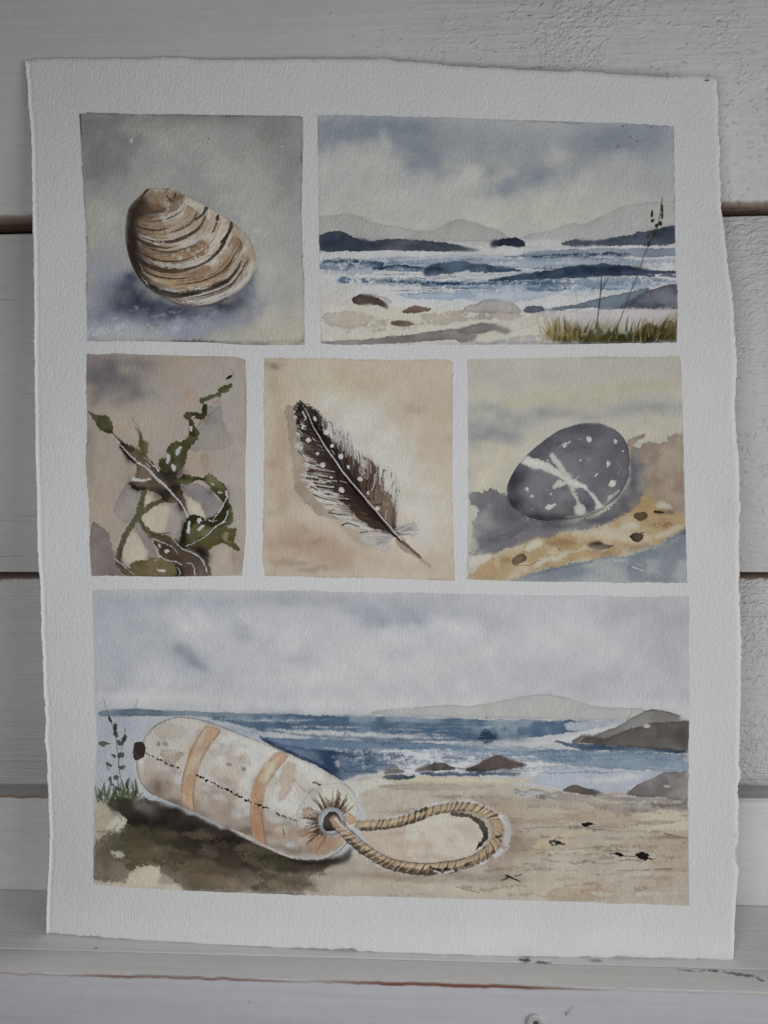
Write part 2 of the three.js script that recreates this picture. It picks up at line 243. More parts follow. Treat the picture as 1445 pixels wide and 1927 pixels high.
{
  const dense = (v) => { const e = 0.09; return v < 0.25 ? e * v / 0.25 : v > 0.75 ? 1 - e * (1 - v) / 0.25 : lerp(e, 1 - e, (v - 0.25) / 0.5); };
  const edgeZ = (dl, dr, db, dt) => {
    let z = 0;
    z += 0.75 * (1 - sstep(0.1, 1.3, dl)) - 0.25 * (1 - sstep(0, 1.6, Math.abs(dl - 2)));           // curled lip on the left
    z -= 1.1 * (1 - Math.min(1, dr / 2.6)) ** 1.6;                                                    // torn slope on the right
    z -= 0.5 * (1 - Math.min(1, dt / 1.6)) ** 1.5 + 0.3 * (1 - Math.min(1, db / 1.2)) ** 1.5;
    return z;
  };
  const g = gridGeometry(210, 420, dense, (v) => v, (s, t, side) => {
    const yApprox = t * 500, l = xL(yApprox) - dk(5, yApprox) * 0.75, r = xR(yApprox) + dk(9, yApprox) * 1.0;
    const x = lerp(l, r, s), yt = yT(Math.min(383, Math.max(-14, x))) + dk(13, x) * 0.9, yb0 = Math.max(0, dk(17, x) * 1.3 + 0.1), y = lerp(yb0, yt, t);
    const dl = x - l, dr = r - x, db = y - yb0, dt = yt - y; let z = lift(x, y) + edgeZ(dl, dr, db, dt);
    if (side) z = Math.min(z - 0.12, lift(x, y) - 0.75 + 0.5 * (1 - Math.min(1, Math.min(dl, dr, dt) / 2)));
    return [x, y - z * 0.115 * Math.exp(-y / 40), z, (x + 20) / 420, (y + 5) / 525];
  }, true);
  const spot = (x, y, cx, cy, rx, ry) => (1 - sstep(0.5, 1.1, Math.hypot((x - cx) / rx, (y - cy) / ry) + (at(N.fine, x * 9, y * 9) - 0.5) * 0.8));
  const tint = colorTexture(840, 1050, (px, py) => {                 // the margin is not one clean tone: faint handling marks and two stray touches of paint
    const x = px / 2 - 20, y = py / 2 - 5, n = (at(N.low, px * 1.1, py * 1.1) - 0.5) * 0.035 + (at(N.low2, px * 2.7 + 90, py * 2.7) - 0.5) * 0.02 + (at(N.mid, px, py) - 0.5) * 0.012, wm = (at(N.low2, px * 0.8, py * 0.8 + 200) - 0.5) * 0.014;
    let c = [PAPER[0] * (1 + n + wm), PAPER[1] * (1 + n), PAPER[2] * (1 + n - wm)];
    c = mix3(c, [0.06, 0.055, 0.055], 0.9 * spot(x, y, 377, 488.6, 1.3, 0.5)); c = mix3(c, [0.25, 0.3, 0.42], 0.6 * spot(x, y, 393.6, 62, 1.1, 6)); c = mix3(c, [0.4, 0.45, 0.52], 0.35 * spot(x, y, 392.8, 72, 1.2, 4));
    for (const [cx, cy, r, a] of [[-2, 300, 9, 0.05], [388, 250, 8, 0.06], [60, 14, 14, 0.035], [300, 16, 18, 0.03], [12, 60, 10, 0.04]]) c = mix3(c, [0.6, 0.58, 0.55], a * 2 * spot(x, y, cx, cy, r, r * 1.4));
    return c;
  }); tint.wrapS = tint.wrapT = THREE.ClampToEdgeWrapping;
  mesh('paper', g, new THREE.MeshPhysicalMaterial({ map: tint, roughness: 0.95, specularIntensity: 0.15, bumpMap: pressMap, bumpScale: PRESS_BUMP }), sheetRoot);
}

// ---------------------------------------------------------------- watercolour
// A painter for one panel. Sketch coordinates (about 3 units per 0.3 mm) go to sheet millimetres by a quadratic fit, then to pixels.
const RES = 5;
class Panel {
  constructor(name, label, U, V, box, edges, white, seed) {
    Object.assign(this, { name, label, U, V, box, edges });
    this.W = Math.round((box[2] - box[0]) * RES); this.H = Math.round((box[3] - box[1]) * RES);
    this.buf = new Float32Array(this.W * this.H * 3).fill(1); this.white = white.map(lin); this.r = rng(seed); this.seed = seed;
    this.k = U[1] / 1000 * RES;                              // pixels per sketch unit
    this.cv = document.createElement('canvas'); this.cv.width = this.W; this.cv.height = this.H; this.g = this.cv.getContext('2d');
  }
  mm(x, y) { x /= 1000; y /= 1000; const q = (c) => c[0] + c[1] * x + c[2] * y + c[3] * x * y + c[4] * x * x + c[5] * y * y; return [q(this.U), q(this.V)]; }
  px(x, y) { const [a, b] = this.mm(x, y); return [(a - this.box[0]) * RES, (this.box[3] - b) * RES]; }
  col(c) { const g = 0.3 * c[0] + 0.6 * c[1] + 0.1 * c[2], sat = c[2] > c[0] + 14 ? (g > 118 ? 0.8 : 0.88) : 0.8; return c.map((v, i) => Math.min(1.04, lin(g + (v - g) * sat) / this.white[i])); }
  fill(c) { const t = this.col(c); for (let i = 0; i < this.buf.length; i += 3) { this.buf[i] = t[0]; this.buf[i + 1] = t[1]; this.buf[i + 2] = t[2]; } }
  pts(a) { const o = []; for (let i = 0; i + 1 < a.length; i += 2) o.push(this.px(a[i], a[i + 1])); return o; }
  // draw(ctx) paints white on a clear canvas -> Float32 coverage over its bounding box
  mask(draw, bb, pad) {
    const x0 = Math.max(0, Math.floor(bb[0] - pad)), y0 = Math.max(0, Math.floor(bb[1] - pad)), x1 = Math.min(this.W, Math.ceil(bb[2] + pad)), y1 = Math.min(this.H, Math.ceil(bb[3] + pad)), w = x1 - x0, h = y1 - y0;
    if (w <= 0 || h <= 0) return null;
    this.g.clearRect(0, 0, this.W, this.H); this.g.fillStyle = this.g.strokeStyle = '#fff'; this.g.lineCap = this.g.lineJoin = 'round'; draw(this.g);
    const d = this.g.getImageData(x0, y0, w, h).data, m = new Float32Array(w * h); for (let i = 0; i < m.length; i++) m[i] = d[i * 4 + 3] / 255;
    return { m, x0, y0, w, h };
  }
  blur(m, w, h, r) {
    r = Math.round(r); if (r < 1) return m; let a = m, b = new Float32Array(w * h), n = 2 * r + 1;
    a = Float32Array.from(m);
    for (let k = 0; k < 2; k++) {
      for (let y = 0; y < h; y++) { let s = 0; const o = y * w; for (let x = -r; x <= r; x++) s += a[o + Math.min(w - 1, Math.max(0, x))]; for (let x = 0; x < w; x++) { b[o + x] = s / n; s += a[o + Math.min(w - 1, x + r + 1)] - a[o + Math.max(0, x - r)]; } }
      for (let x = 0; x < w; x++) { let s = 0; for (let y = -r; y <= r; y++) s += b[Math.min(h - 1, Math.max(0, y)) * w + x]; for (let y = 0; y < h; y++) { a[y * w + x] = s / n; s += b[Math.min(h - 1, y + r + 1) * w + x] - b[Math.max(0, y - r) * w + x]; } }
    }
    return a;
  }
  // lays a mask down as paint. o: warp, wf (ragged edge, px), soft, edge (pooled rim), vary, gran, dry (0..1 of paper skipped), mul
  lay(M, c, alpha, o) {
    if (!M) return; const { m, x0, y0, w, h } = M, t = this.col(c), { warp: warp0 = 3, soft = 0, edge = 0.18, vary = 0.25, gran = 0.1, dry = 0, mul = false, c2 = null, pool = 5, lost = 0.8, mottle = 0.26 } = o;
    const ox = Math.floor(this.r() * 1024), oy = Math.floor(this.r() * 1024), t2 = c2 && this.col(c2);
    const lum = (t[0] + t[1] + t[2]) / 3, mot = mottle * Math.max(0.12, 1 - lum);
    let a = m === null ? null : (warp0 > 0 ? m : Float32Array.from(m));
    const warp = warp0 * 0.8;
    if (warp > 0) {
      a = new Float32Array(w * h);
      for (let y = 0; y < h; y++) for (let x = 0; x < w; x++) {
        const X = x0 + x, Y = y0 + y, u = x + ((at(N.mid, X * 1.3 + ox, Y * 1.3) - 0.5) * 1.5 + (at(N.fine, X * 1.7 + ox, Y * 1.7 + oy) - 0.5)) * warp, v = y + ((at(N.mid2, X * 1.3, Y * 1.3 + oy) - 0.5) * 1.5 + (at(N.fine2, X * 1.7, Y * 1.7 + ox) - 0.5)) * warp;
        const xi = Math.min(w - 2, Math.max(0, u)), yi = Math.min(h - 2, Math.max(0, v)), xa = xi | 0, ya = yi | 0, fx = xi - xa, fy = yi - ya, i = ya * w + xa;
        a[y * w + x] = lerp(lerp(m[i], m[i + 1], fx), lerp(m[i + w], m[i + w + 1], fx), fy);
      }
    }
    if (soft > 0) a = this.blur(a, w, h, soft);
    else if (lost > 0) { const b = this.blur(a, w, h, 4); for (let y = 0; y < h; y++) for (let x = 0; x < w; x++) { const i = y * w + x; if (b[i] > 0.004 && b[i] < 0.996) a[i] = lerp(a[i], b[i], lost * sstep(0.46, 0.72, at(N.low2, (x0 + x) * 2.2 + oy, (y0 + y) * 2.2 + ox))); } }
    if (this.clipMask) { if (a === m) a = Float32Array.from(m); for (let y = 0; y < h; y++) for (let x = 0; x < w; x++) a[y * w + x] *= this.clipMask[(y0 + y) * this.W + x0 + x]; }
    const rim = edge > 0 ? this.blur(a, w, h, pool) : a, B = this.buf;
    for (let y = 0; y < h; y++) for (let x = 0; x < w; x++) {
      const i = y * w + x; let k = a[i]; if (k < 0.004) continue;
      const X = x0 + x, Y = y0 + y;
      if (dry) k *= sstep(dry - 0.13, dry + 0.13, 0.3 * at(N.fine, X * 0.62 + Y * 0.31 + ox, Y * 0.85 - X * 0.27) + 0.3 * at(N.mid, X * 1.2 - Y * 0.9 + oy, Y * 2.1 + X * 0.55 + ox) + 0.22 * at(N.low, X * 2.3 + Y * 0.8, Y * 4.5 - X * 0.9 + ox) + 0.18 * at(N.press, X * 2, Y * 2));
      const lo = at(N.low, X * 1.4 + ox, Y * 1.4 + oy) - 0.5, mi = at(N.mid2, X * 0.8 + oy, Y * 0.8 + ox) - 0.5;
      const al = Math.min(1, k * alpha * (1 + vary * (lo * 1.2 + mi * 0.5)));
      const e = edge > 0 ? edge * Math.min(1, Math.max(0, a[i] * (1 - rim[i]) * 2.2)) : 0;
      const gr = 1 - gran * ((at(N.press, X * 2, Y * 2) - 0.5) * 0.9 + (at(N.fine2, X * 1.5 + ox, Y * 1.5) - 0.5) * 0.7), p = (Y * this.W + X) * 3, f = (1 - e) * gr * (1 - mot * (lo * 1.5 + mi * 0.9));
      const mx = t2 ? sstep(0.36, 0.64, 0.5 + lo * 0.9 + mi * 0.5) : 0;
      for (let q = 0; q < 3; q++) { const tq = (t2 ? lerp(t[q], t2[q], mx) : t[q]) * f; B[p + q] = mul ? B[p + q] * lerp(1, tq, al) : lerp(B[p + q], tq, al); }
    }
  }
  clip(a) { if (!a) { this.clipMask = null; return; } const p = this.pts(a); this.clipMask = this.mask((g) => { this.curve(g, p, true); g.fill(); }, [0, 0, this.W, this.H], 0).m; }
  bb(p, e = 0) { let a = 1e9, b = 1e9, c = -1e9, d = -1e9; for (const [x, y] of p) { a = Math.min(a, x); b = Math.min(b, y); c = Math.max(c, x); d = Math.max(d, y); } return [a - e, b - e, c + e, d + e]; }
  curve(g, p, closed) {
    const n = p.length, P = (i) => closed ? p[(i + n) % n] : p[Math.min(n - 1, Math.max(0, i))]; g.beginPath(); g.moveTo(...p[0]);
    for (let i = 0; i < (closed ? n : n - 1); i++) { const [a, b, c, d] = [P(i - 1), P(i), P(i + 1), P(i + 2)], k = 0.16; g.bezierCurveTo(b[0] + (c[0] - a[0]) * k, b[1] + (c[1] - a[1]) * k, c[0] - (d[0] - b[0]) * k, c[1] - (d[1] - b[1]) * k, c[0], c[1]); }
    if (closed) g.closePath();
  }
  wash(a, c, alpha = 0.9, o = {}) { const p = this.pts(a); this.lay(this.mask((g) => { this.curve(g, p, true); g.fill(); }, this.bb(p), 14 + (o.soft ?? 0) * 4 + (o.warp ?? 3)), c, alpha, o); }
  // tapered strokes: each [w0, w1, x, y, x, y ...] in sketch units
  ink(list, c, alpha = 0.95, o = {}) {
    const L = list.map((s) => ({ w0: s[0] * this.k, w1: s[1] * this.k, p: this.pts(s.slice(2)) })), all = L.flatMap((s) => s.p), mw = Math.max(...L.map((s) => Math.max(s.w0, s.w1)));
    this.lay(this.mask((g) => {
      for (const { w0, w1, p } of L) {
        const q = []; for (let i = 0; i < p.length - 1; i++) { const [A, B, C, D] = [p[Math.max(0, i - 1)], p[i], p[i + 1], p[Math.min(p.length - 1, i + 2)]]; for (let j = 0; j < 10; j++) { const t = j / 10, t2 = t * t, t3 = t2 * t; q.push([0, 1].map((k) => 0.5 * (2 * B[k] + (C[k] - A[k]) * t + (2 * A[k] - 5 * B[k] + 4 * C[k] - D[k]) * t2 + (3 * B[k] - A[k] - 3 * C[k] + D[k]) * t3))); } } q.push(p[p.length - 1]);
        for (let i = 0; i < q.length - 1; i++) { const t = i / (q.length - 1), b = o.belly ? Math.sin(Math.PI * (t * 0.9 + 0.08)) : 1; g.lineWidth = Math.max(0.5, lerp(w0, w1, t) * b); g.beginPath(); g.moveTo(...q[i]); g.lineTo(...q[i + 1]); g.stroke(); }
      }
    }, this.bb(all, mw), 12 + (o.soft ?? 0) * 4), c, alpha, { warp: 1.6, edge: 0.1, gran: 0.06, vary: 0.2, lost: 0, ...o });
  }
  dots(list, c, alpha = 0.95, o = {}) { this.lay(this.mask((g) => { for (const [x, y, rx, ry = rx, an = 0] of list) { const [X, Y] = this.px(x, y); g.beginPath(); g.ellipse(X, Y, rx * this.k, ry * this.k, an, 0, 7); g.fill(); } }, this.bb(list.map(([x, y]) => this.px(x, y)), Math.max(...list.map((d) => Math.max(d[2], d[3] ?? 0))) * this.k), 12 + (o.soft ?? 0) * 4), c, alpha, { warp: 2.2, edge: 0.08, gran: 0.05, lost: 0, ...o }); }
  // wet in wet: soft clouds of colour, each [x, y, rx, ry, alpha, angle]
  wet(list, c, o = {}) {
    const t = this.col(c), rag = o.rag ?? 0.9;
    for (const [x, y, rx, ry, al, an = 0] of list) {
      const [X, Y] = this.px(x, y), a = rx * this.k, b = ry * this.k, R = Math.max(a, b) * 2.6, ca = Math.cos(an), sa = Math.sin(an), ox = Math.floor(this.r() * 1024), oy = Math.floor(this.r() * 1024), z = Math.min(2.5, Math.max(0.5, 130 / Math.max(a, b)));
      for (let yy = Math.max(0, Math.floor(Y - R)); yy < Math.min(this.H, Y + R); yy++) for (let xx = Math.max(0, Math.floor(X - R)); xx < Math.min(this.W, X + R); xx++) {
        const n1 = at(N.low, xx * z + ox, yy * z + oy) - 0.5, n2 = at(N.low2, xx * z + oy, yy * z + ox) - 0.5, n3 = at(N.mid, xx + ox, yy + oy) - 0.5, dx = xx - X, dy = yy - Y;
        const u = (dx * ca + dy * sa) / a + n1 * rag * 1.7 + n3 * 0.25 * rag, v = (-dx * sa + dy * ca) / b + n2 * rag * 1.7 - n3 * 0.25 * rag, d = u * u + v * v; if (d > 6) continue;
        const k = Math.min(1, al * Math.exp(-d) * (1 + 0.25 * n3)) * (this.clipMask ? this.clipMask[yy * this.W + xx] : 1), gr = 1 - 0.08 * (at(N.press, xx * 2, yy * 2) - 0.5) - 0.1 * (at(N.mid2, xx * 0.9 + oy, yy * 0.9) - 0.5) - 0.05 * (at(N.fine, xx * 1.3, yy * 1.3) - 0.5), p = (yy * this.W + xx) * 3;
        for (let q = 0; q < 3; q++) this.buf[p + q] = lerp(this.buf[p + q], t[q] * gr, k);
      }
    }
  }
  finish() {                                                // rim where paint pooled against the masking tape, then a mesh on the sheet
    const { W, H, buf, box } = this, E = this.edges.map((e) => e.reduce((o, v, i) => { if (i % 2 === 0) o.push(this.mm(v, e[i + 1])); return o; }, []));
    const d = new Uint8Array(W * H * 4);
    for (let y = 0; y < H; y++) for (let x = 0; x < W; x++) {
      const i = (y * W + x) * 3, o = ((H - 1 - y) * W + x) * 4, g = 1 + 0.05 * (at(N.low2, x * 2.2 + this.seed * 31, y * 2.2) - 0.5) + 0.07 * (at(N.mid2, x, y) - 0.5) + 0.05 * (at(N.press, x * 2, y * 2) - 0.5);
      for (let q = 0; q < 3; q++) d[o + q] = enc(Math.max(0.004, buf[i + q]) ** 1.1 * PAPER[q] * g); d[o + 3] = 255;
    }
    const map = canvasTexture(d, W, H, true); map.wrapS = map.wrapT = THREE.ClampToEdgeWrapping;
    const s = this.seed * 13, rag = (k, v) => ((at(N.mid, v * 2.2 + s + k * 90, k * 40) - 0.5) * 0.75 + (at(N.fine, v * 4 + s, k * 77) - 0.5) * 0.6) * lerp(0.15, 1.1, sstep(0.35, 0.7, at(N.low, v * 2.6 + s, k * 31)));
    const top = smoothPoly(E[0]), bot = smoothPoly(E[2]), rt = smoothPoly(E[1].map(([x, y]) => [-y, x])), lf = smoothPoly(E[3].map(([x, y]) => [-y, x]));
    const y0 = (E[0][0][1] + E[0].at(-1)[1]) / 2, y1 = (E[2][0][1] + E[2].at(-1)[1]) / 2;
    const g = gridGeometry(150, 150, (v) => v, (v) => v, (u, v) => {
      const ya = lerp(y1, y0, v), x = lerp(lf(-ya) + rag(1, ya), rt(-ya) + rag(2, ya), u), y = lerp(bot(x) + rag(3, x), top(x) + rag(4, x), v), z = lift(x, y) + 0.1;
      return [x, y - (z - 0.1) * 0.115 * Math.exp(-y / 40), z, (x - box[0]) / (box[2] - box[0]), (y - box[1]) / (box[3] - box[1])];
    });
    mesh(this.name, g, new THREE.MeshPhysicalMaterial({ map, roughness: 0.95, specularIntensity: 0.15, bumpMap: pressMap, bumpScale: PRESS_BUMP }), sheetRoot, this.label);
  }
  // darker, bluer or browner rim along the border: paint collected at the tape
  border(c, alpha, width = 10) { const e = this.edges, p = this.pts([...e[0], ...e[1], ...e[2], ...[...Array(e[3].length / 2).keys()].reverse().flatMap((i) => [e[3][i * 2], e[3][i * 2 + 1]])]); this.lay(this.mask((g) => { g.lineWidth = width * this.k; g.beginPath(); p.forEach((q, i) => i ? g.lineTo(...q) : g.moveTo(...q)); g.closePath(); g.stroke(); }, [0, 0, this.W, this.H], 0), c, alpha, { warp: 6, soft: 2, edge: 0, vary: 1.6 }); }
}
const panels = [];
{ // ---- shell
  const p = new Panel('shell_painting', 'painting of a ridged brown and cream clam shell on grey', [15.132, 105.305, -0.341, 0.236, -1.5, 0], [488.56, -3.315, -101.862, 1.463, 0.032, -0.228], [17, 341, 158, 487],
    [[46, 58, 150, 54, 420, 60, 640, 64, 700, 66, 1000, 72, 1290, 76, 1325, 82], [1325, 82, 1326, 200, 1320, 600, 1335, 1000, 1340, 1370], [105, 1360, 400, 1364, 800, 1370, 1000, 1384, 1320, 1388], [46, 58, 62, 300, 80, 600, 92, 800, 96, 1100, 104, 1360]], [176, 176, 177], 101); panels.push(p);
  p.fill([147, 148, 145]);
  p.wet([[150, 240, 170, 190, .8], [260, 360, 110, 120, .7], [700, 70, 700, 60, .75], [1180, 180, 170, 210, .65], [330, 190, 80, 70, .7], [90, 120, 80, 120, .6], [1250, 420, 90, 160, .45]], [116, 119, 115]);
  p.wet([[600, 250, 170, 130, .6], [830, 330, 110, 90, .5], [1000, 360, 110, 130, .5], [480, 430, 130, 70, .55], [250, 560, 120, 150, .5], [430, 150, 90, 70, .4], [960, 480, 120, 90, .4]], [162, 163, 158]);
  p.wet([[1160, 900, 190, 330, .7], [1000, 620, 90, 90, .4], [200, 700, 90, 140, .5], [1230, 650, 80, 120, .4]], [166, 165, 161]);
  p.wet([[1230, 1310, 160, 90, .75], [1080, 1240, 120, 90, .5], [110, 790, 30, 90, .5], [1310, 1200, 40, 140, .5], [110, 600, 26, 90, .35], [900, 1340, 160, 40, .4]], [172, 166, 146]);
  p.wet([[200, 1010, 120, 110, .6], [130, 1150, 60, 120, .5], [230, 900, 90, 70, .35]], [140, 144, 156]);
  p.wet([[260, 1160, 140, 90, .75], [480, 1240, 260, 70, .75], [800, 1200, 200, 60, .7], [140, 1240, 70, 80, .6], [1010, 1080, 70, 90, .6]], [112, 116, 136]);
  p.wet([[330, 1060, 90, 100, .85], [420, 1130, 110, 70, .85], [560, 1190, 120, 45, .8], [700, 1200, 130, 40, .75], [850, 1160, 110, 50, .8], [965, 1080, 70, 70, .8], [1020, 1010, 40, 50, .8], [300, 1140, 60, 60, .6]], [60, 62, 84], { rag: .7 }); p.wet([[380, 1090, 60, 60, .6], [470, 1150, 70, 30, .6], [620, 1185, 80, 24, .6], [880, 1150, 80, 26, .5]], [44, 45, 62], { rag: .6 });
  p.wet([[200, 1290, 130, 40, .55], [430, 1300, 160, 45, .5], [640, 1260, 100, 40, .35]], [168, 172, 184]);
  p.wash([150, 1250, 300, 1240, 480, 1270, 640, 1290, 560, 1330, 300, 1345, 130, 1330], [176, 179, 191], .55, { dry: .6, edge: 0, warp: 10 });
  p.wash([330, 1180, 520, 1170, 700, 1200, 900, 1170, 960, 1220, 700, 1260, 420, 1260], [150, 154, 170], .35, { dry: .64, edge: 0, warp: 10 });
  p.wash([1000, 760, 1090, 720, 1120, 800, 1080, 900, 1060, 860], [182, 182, 180], .4, { dry: .58, edge: 0, warp: 8 });
  p.wash([560, 380, 860, 400, 1000, 520, 1040, 700, 880, 600, 640, 470], [174, 175, 172], .25, { dry: .64, edge: 0, warp: 8 });
  p.dots([[346, 215, 9, 12], [1202, 250, 5], [240, 738, 5]], [196, 196, 196]); p.dots([[790, 206, 6, 3], [760, 300, 3]], [90, 90, 92]);
  const out = [338, 590, 392, 530, 440, 490, 520, 482, 590, 498, 650, 525, 720, 558, 790, 598, 860, 640, 930, 688, 1000, 752, 1042, 820, 1058, 880, 1050, 950, 1020, 1020, 960, 1076, 880, 1122, 790, 1152, 690, 1162, 600, 1142, 500, 1092, 430, 1040, 380, 980, 348, 915, 322, 830, 313, 740, 320, 650];
  p.wash(out, [180, 172, 158], 1, { warp: 2, edge: .25, vary: .1, c2: [160, 146, 128] });
  p.clip(out);
  // growth ridges: arcs between the hinge arc and the lip, followed by t
  const A0 = [392, 552, 430, 560, 480, 566, 540, 548, 586, 512], A1 = [352, 640, 400, 690, 520, 690, 640, 640, 690, 545], A2 = [330, 740, 430, 820, 590, 850, 760, 780, 850, 640], A3 = [336, 850, 430, 950, 610, 990, 830, 920, 960, 720], A4 = [372, 960, 470, 1060, 660, 1100, 900, 1030, 1040, 830], A5 = [420, 1030, 520, 1096, 690, 1150, 920, 1090, 1052, 910];
  const S = [A0, A1, A2, A3, A4, A5], arc = (t) => { const f = Math.min(4.999, t * 5), i = f | 0; return S[i].map((v, k) => lerp(v, S[i + 1][k], f - i)); };
  const part = (t, a, b, n = 5, w = 0) => { const A = arc(t), f = smoothPoly([0, 1, 2, 3, 4].map((i) => [i, A[i * 2]])), g = smoothPoly([0, 1, 2, 3, 4].map((i) => [i, A[i * 2 + 1]])), o = []; for (let i = 0; i <= n; i++) { const u = lerp(a, b, i / n) * 4; o.push(f(u), g(u) + (p.r() - .5) * w); } return o; };
  const band = (t0, t1, a, b, c, al, o) => { const q = part(t1, a, b, 5, 6), u = part(t0, a, b, 5, 6), rev = []; for (let i = u.length - 2; i >= 0; i -= 2) rev.push(u[i], u[i + 1]); p.wash([...q, ...rev], c, al, { warp: 5, edge: .3, vary: .7, ...o }); };
  band(.0, .1, 0, .6, [140, 108, 76], .85, {}); band(.02, .14, .55, 1, [96, 70, 52], .8, { dry: .36 });
  band(.12, .3, .0, .5, [130, 104, 78], .8, { c2: [98, 74, 54] }); band(.2, .36, .4, .9, [160, 138, 112], .7, {});
  band(.36, .5, .0, .35, [88, 66, 50], .9, { c2: [124, 98, 78] }); band(.4, .5, .25, .75, [142, 112, 80], .85, { dry: .34 }); band(.36, .44, .7, .98, [168, 146, 124], .7, { dry: .4 });
  band(.52, .6, 0, .5, [70, 52, 40], .92, {}); band(.58, .74, .15, .7, [148, 116, 82], .85, { c2: [172, 146, 114] }); band(.6, .72, .6, .95, [148, 120, 90], .8, { dry: .36 });
  band(.76, .82, .05, .75, [70, 54, 43], .9, { dry: .25 }); band(.82, .9, .1, .95, [150, 126, 104], .7, { dry: .45 }); band(.93, .99, .1, .9, [168, 148, 128], .6, { dry: .48 });
  for (let i = 0; i < 230; i++) { const t = Math.pow(p.r(), .8), a = p.r() * .9, b = Math.min(1, a + .08 + p.r() * .4), d = p.r(); p.ink([[2 + p.r() * 5, 1, ...part(t, a, b, 4, 4)]], d < .42 ? [112, 86, 64] : d < .72 ? [60, 47, 39] : [198, 193, 188], .45 + .45 * p.r(), { dry: .3 + .2 * p.r(), belly: 1, warp: 3 }); }
  for (let i = 0; i < 34; i++) { const t = .25 + .75 * p.r(), a = p.r() * .8, b = Math.min(1, a + .1 + p.r() * .25); p.ink([[5 + p.r() * 11, 3, ...part(t, a, b, 4, 3)]], [202, 198, 194], .85, { dry: .36, belly: 1, warp: 4 }); }
  const D = [42, 33, 28];
  p.ink([[10, 30, ...part(.33, .2, .95)], [24, 12, ...part(.37, .1, .55)], [14, 8, ...part(.4, .3, .75)], [8, 14, ...part(.24, .1, .6)], [6, 12, ...part(.27, .5, .95)], [6, 10, ...part(.17, .3, .8)]], D, .88, { belly: 1, dry: .28 });
  p.ink([[24, 28, ...part(.56, .0, .75)], [12, 26, ...part(.55, .65, 1)], [8, 12, ...part(.63, .1, .6)], [6, 12, ...part(.69, .45, .98)], [10, 6, ...part(.48, .2, .7)]], D, .9, { belly: 1, dry: .24 }); p.ink([[6, 22, 846, 640, 838, 668], [4, 18, 770, 600, 752, 640, 716, 668], [24, 8, 776, 604, 758, 640]], [40, 34, 32], .95, {});
  p.ink([[18, 10, 922, 690, 905, 740, 860, 800], [12, 6, 836, 690, 812, 740]], [60, 44, 36], .9, { dry: .25 });
  p.ink([[30, 30, ...part(.8, .02, .6)], [14, 22, ...part(.78, .5, .9)], [22, 10, ...part(.87, .04, .5)], [8, 12, ...part(.86, .5, .95)], [10, 6, ...part(.94, .1, .6)]], D, .88, { belly: 1, dry: .22 });
  p.ink([[6, 3, ...part(.66, .5, .95)], [5, 3, ...part(.9, .5, .95)], [5, 3, ...part(.96, .3, .9)], [6, 3, ...part(.84, .6, .95)]], [104, 80, 62], .8, { dry: .3 });
  p.wash([396, 540, 440, 494, 520, 488, 600, 502, 640, 530, 600, 560, 540, 590, 450, 600, 400, 590], [122, 92, 68], .6, { warp: 6, dry: .3, vary: .8 }); p.wash([360, 600, 430, 590, 480, 610, 560, 600, 520, 630, 420, 640, 350, 660], [66, 52, 44], .7, { warp: 6, dry: .3 });
  p.wash([338, 590, 400, 530, 430, 560, 400, 600, 360, 640, 380, 720, 400, 800, 400, 880, 440, 960, 480, 1040, 560, 1110, 500, 1092, 430, 1040, 380, 980, 345, 910, 318, 820, 312, 730], [54, 47, 42], .82, { soft: 7, edge: 0, warp: 5 });
  p.wet([[365, 720, 40, 130, .5], [430, 620, 60, 25, .7], [400, 900, 40, 90, .5], [380, 640, 30, 40, .6]], [58, 48, 42]);
  p.wash([380, 790, 420, 830, 480, 850, 430, 840, 395, 820], [196, 190, 184], .9, { warp: 4 }); p.wash([400, 985, 470, 1060, 560, 1110, 640, 1138, 720, 1150, 600, 1130, 500, 1080, 430, 1030], [204, 201, 198], .9, { warp: 4, dry: .25 }); p.wash([390, 900, 420, 960, 470, 1000, 420, 975], [196, 190, 184], .8, { warp: 4 });
  p.ink([[10, 12, 650, 1140, 790, 1130, 900, 1090, 1000, 1010, 1040, 940]], [206, 203, 198], .9, { dry: .3, warp: 4 });
  p.wet([[640, 700, 200, 30, .35], [700, 960, 220, 34, .4], [520, 830, 120, 30, .4]], [128, 98, 72]); p.wet([[500, 530, 70, 30, .6], [630, 520, 50, 30, .6], [470, 600, 80, 24, .6]], [112, 84, 62]); p.wet([[440, 720, 60, 120, .4], [470, 920, 70, 60, .4]], [92, 70, 52]); p.wet([[345, 760, 36, 170, .75], [390, 950, 36, 110, .7], [470, 1060, 70, 24, .6], [410, 570, 40, 40, .6]], [44, 38, 34], { rag: .5 }); p.ink([[16, 6, 440, 492, 400, 545], [10, 5, 560, 490, 545, 520, 575, 560], [8, 4, 600, 520, 590, 560]], D, .85, { dry: .25 });
  p.clip(null);
  p.ink([[3, 2, 590, 496, 720, 556, 800, 602, 930, 690, 1000, 752, 1045, 830]], [90, 88, 88], .6, { dry: .3 });
  p.ink([[10, 14, 430, 1046, 520, 1104, 640, 1156, 780, 1160, 900, 1118]], [60, 58, 70], .75, { soft: 2, edge: 0 });
  p.border([92, 92, 90], .5, 12); p.ink([[14, 8, 52, 60, 56, 110, 62, 180]], [60, 64, 66], .6, { dry: .3 });
}
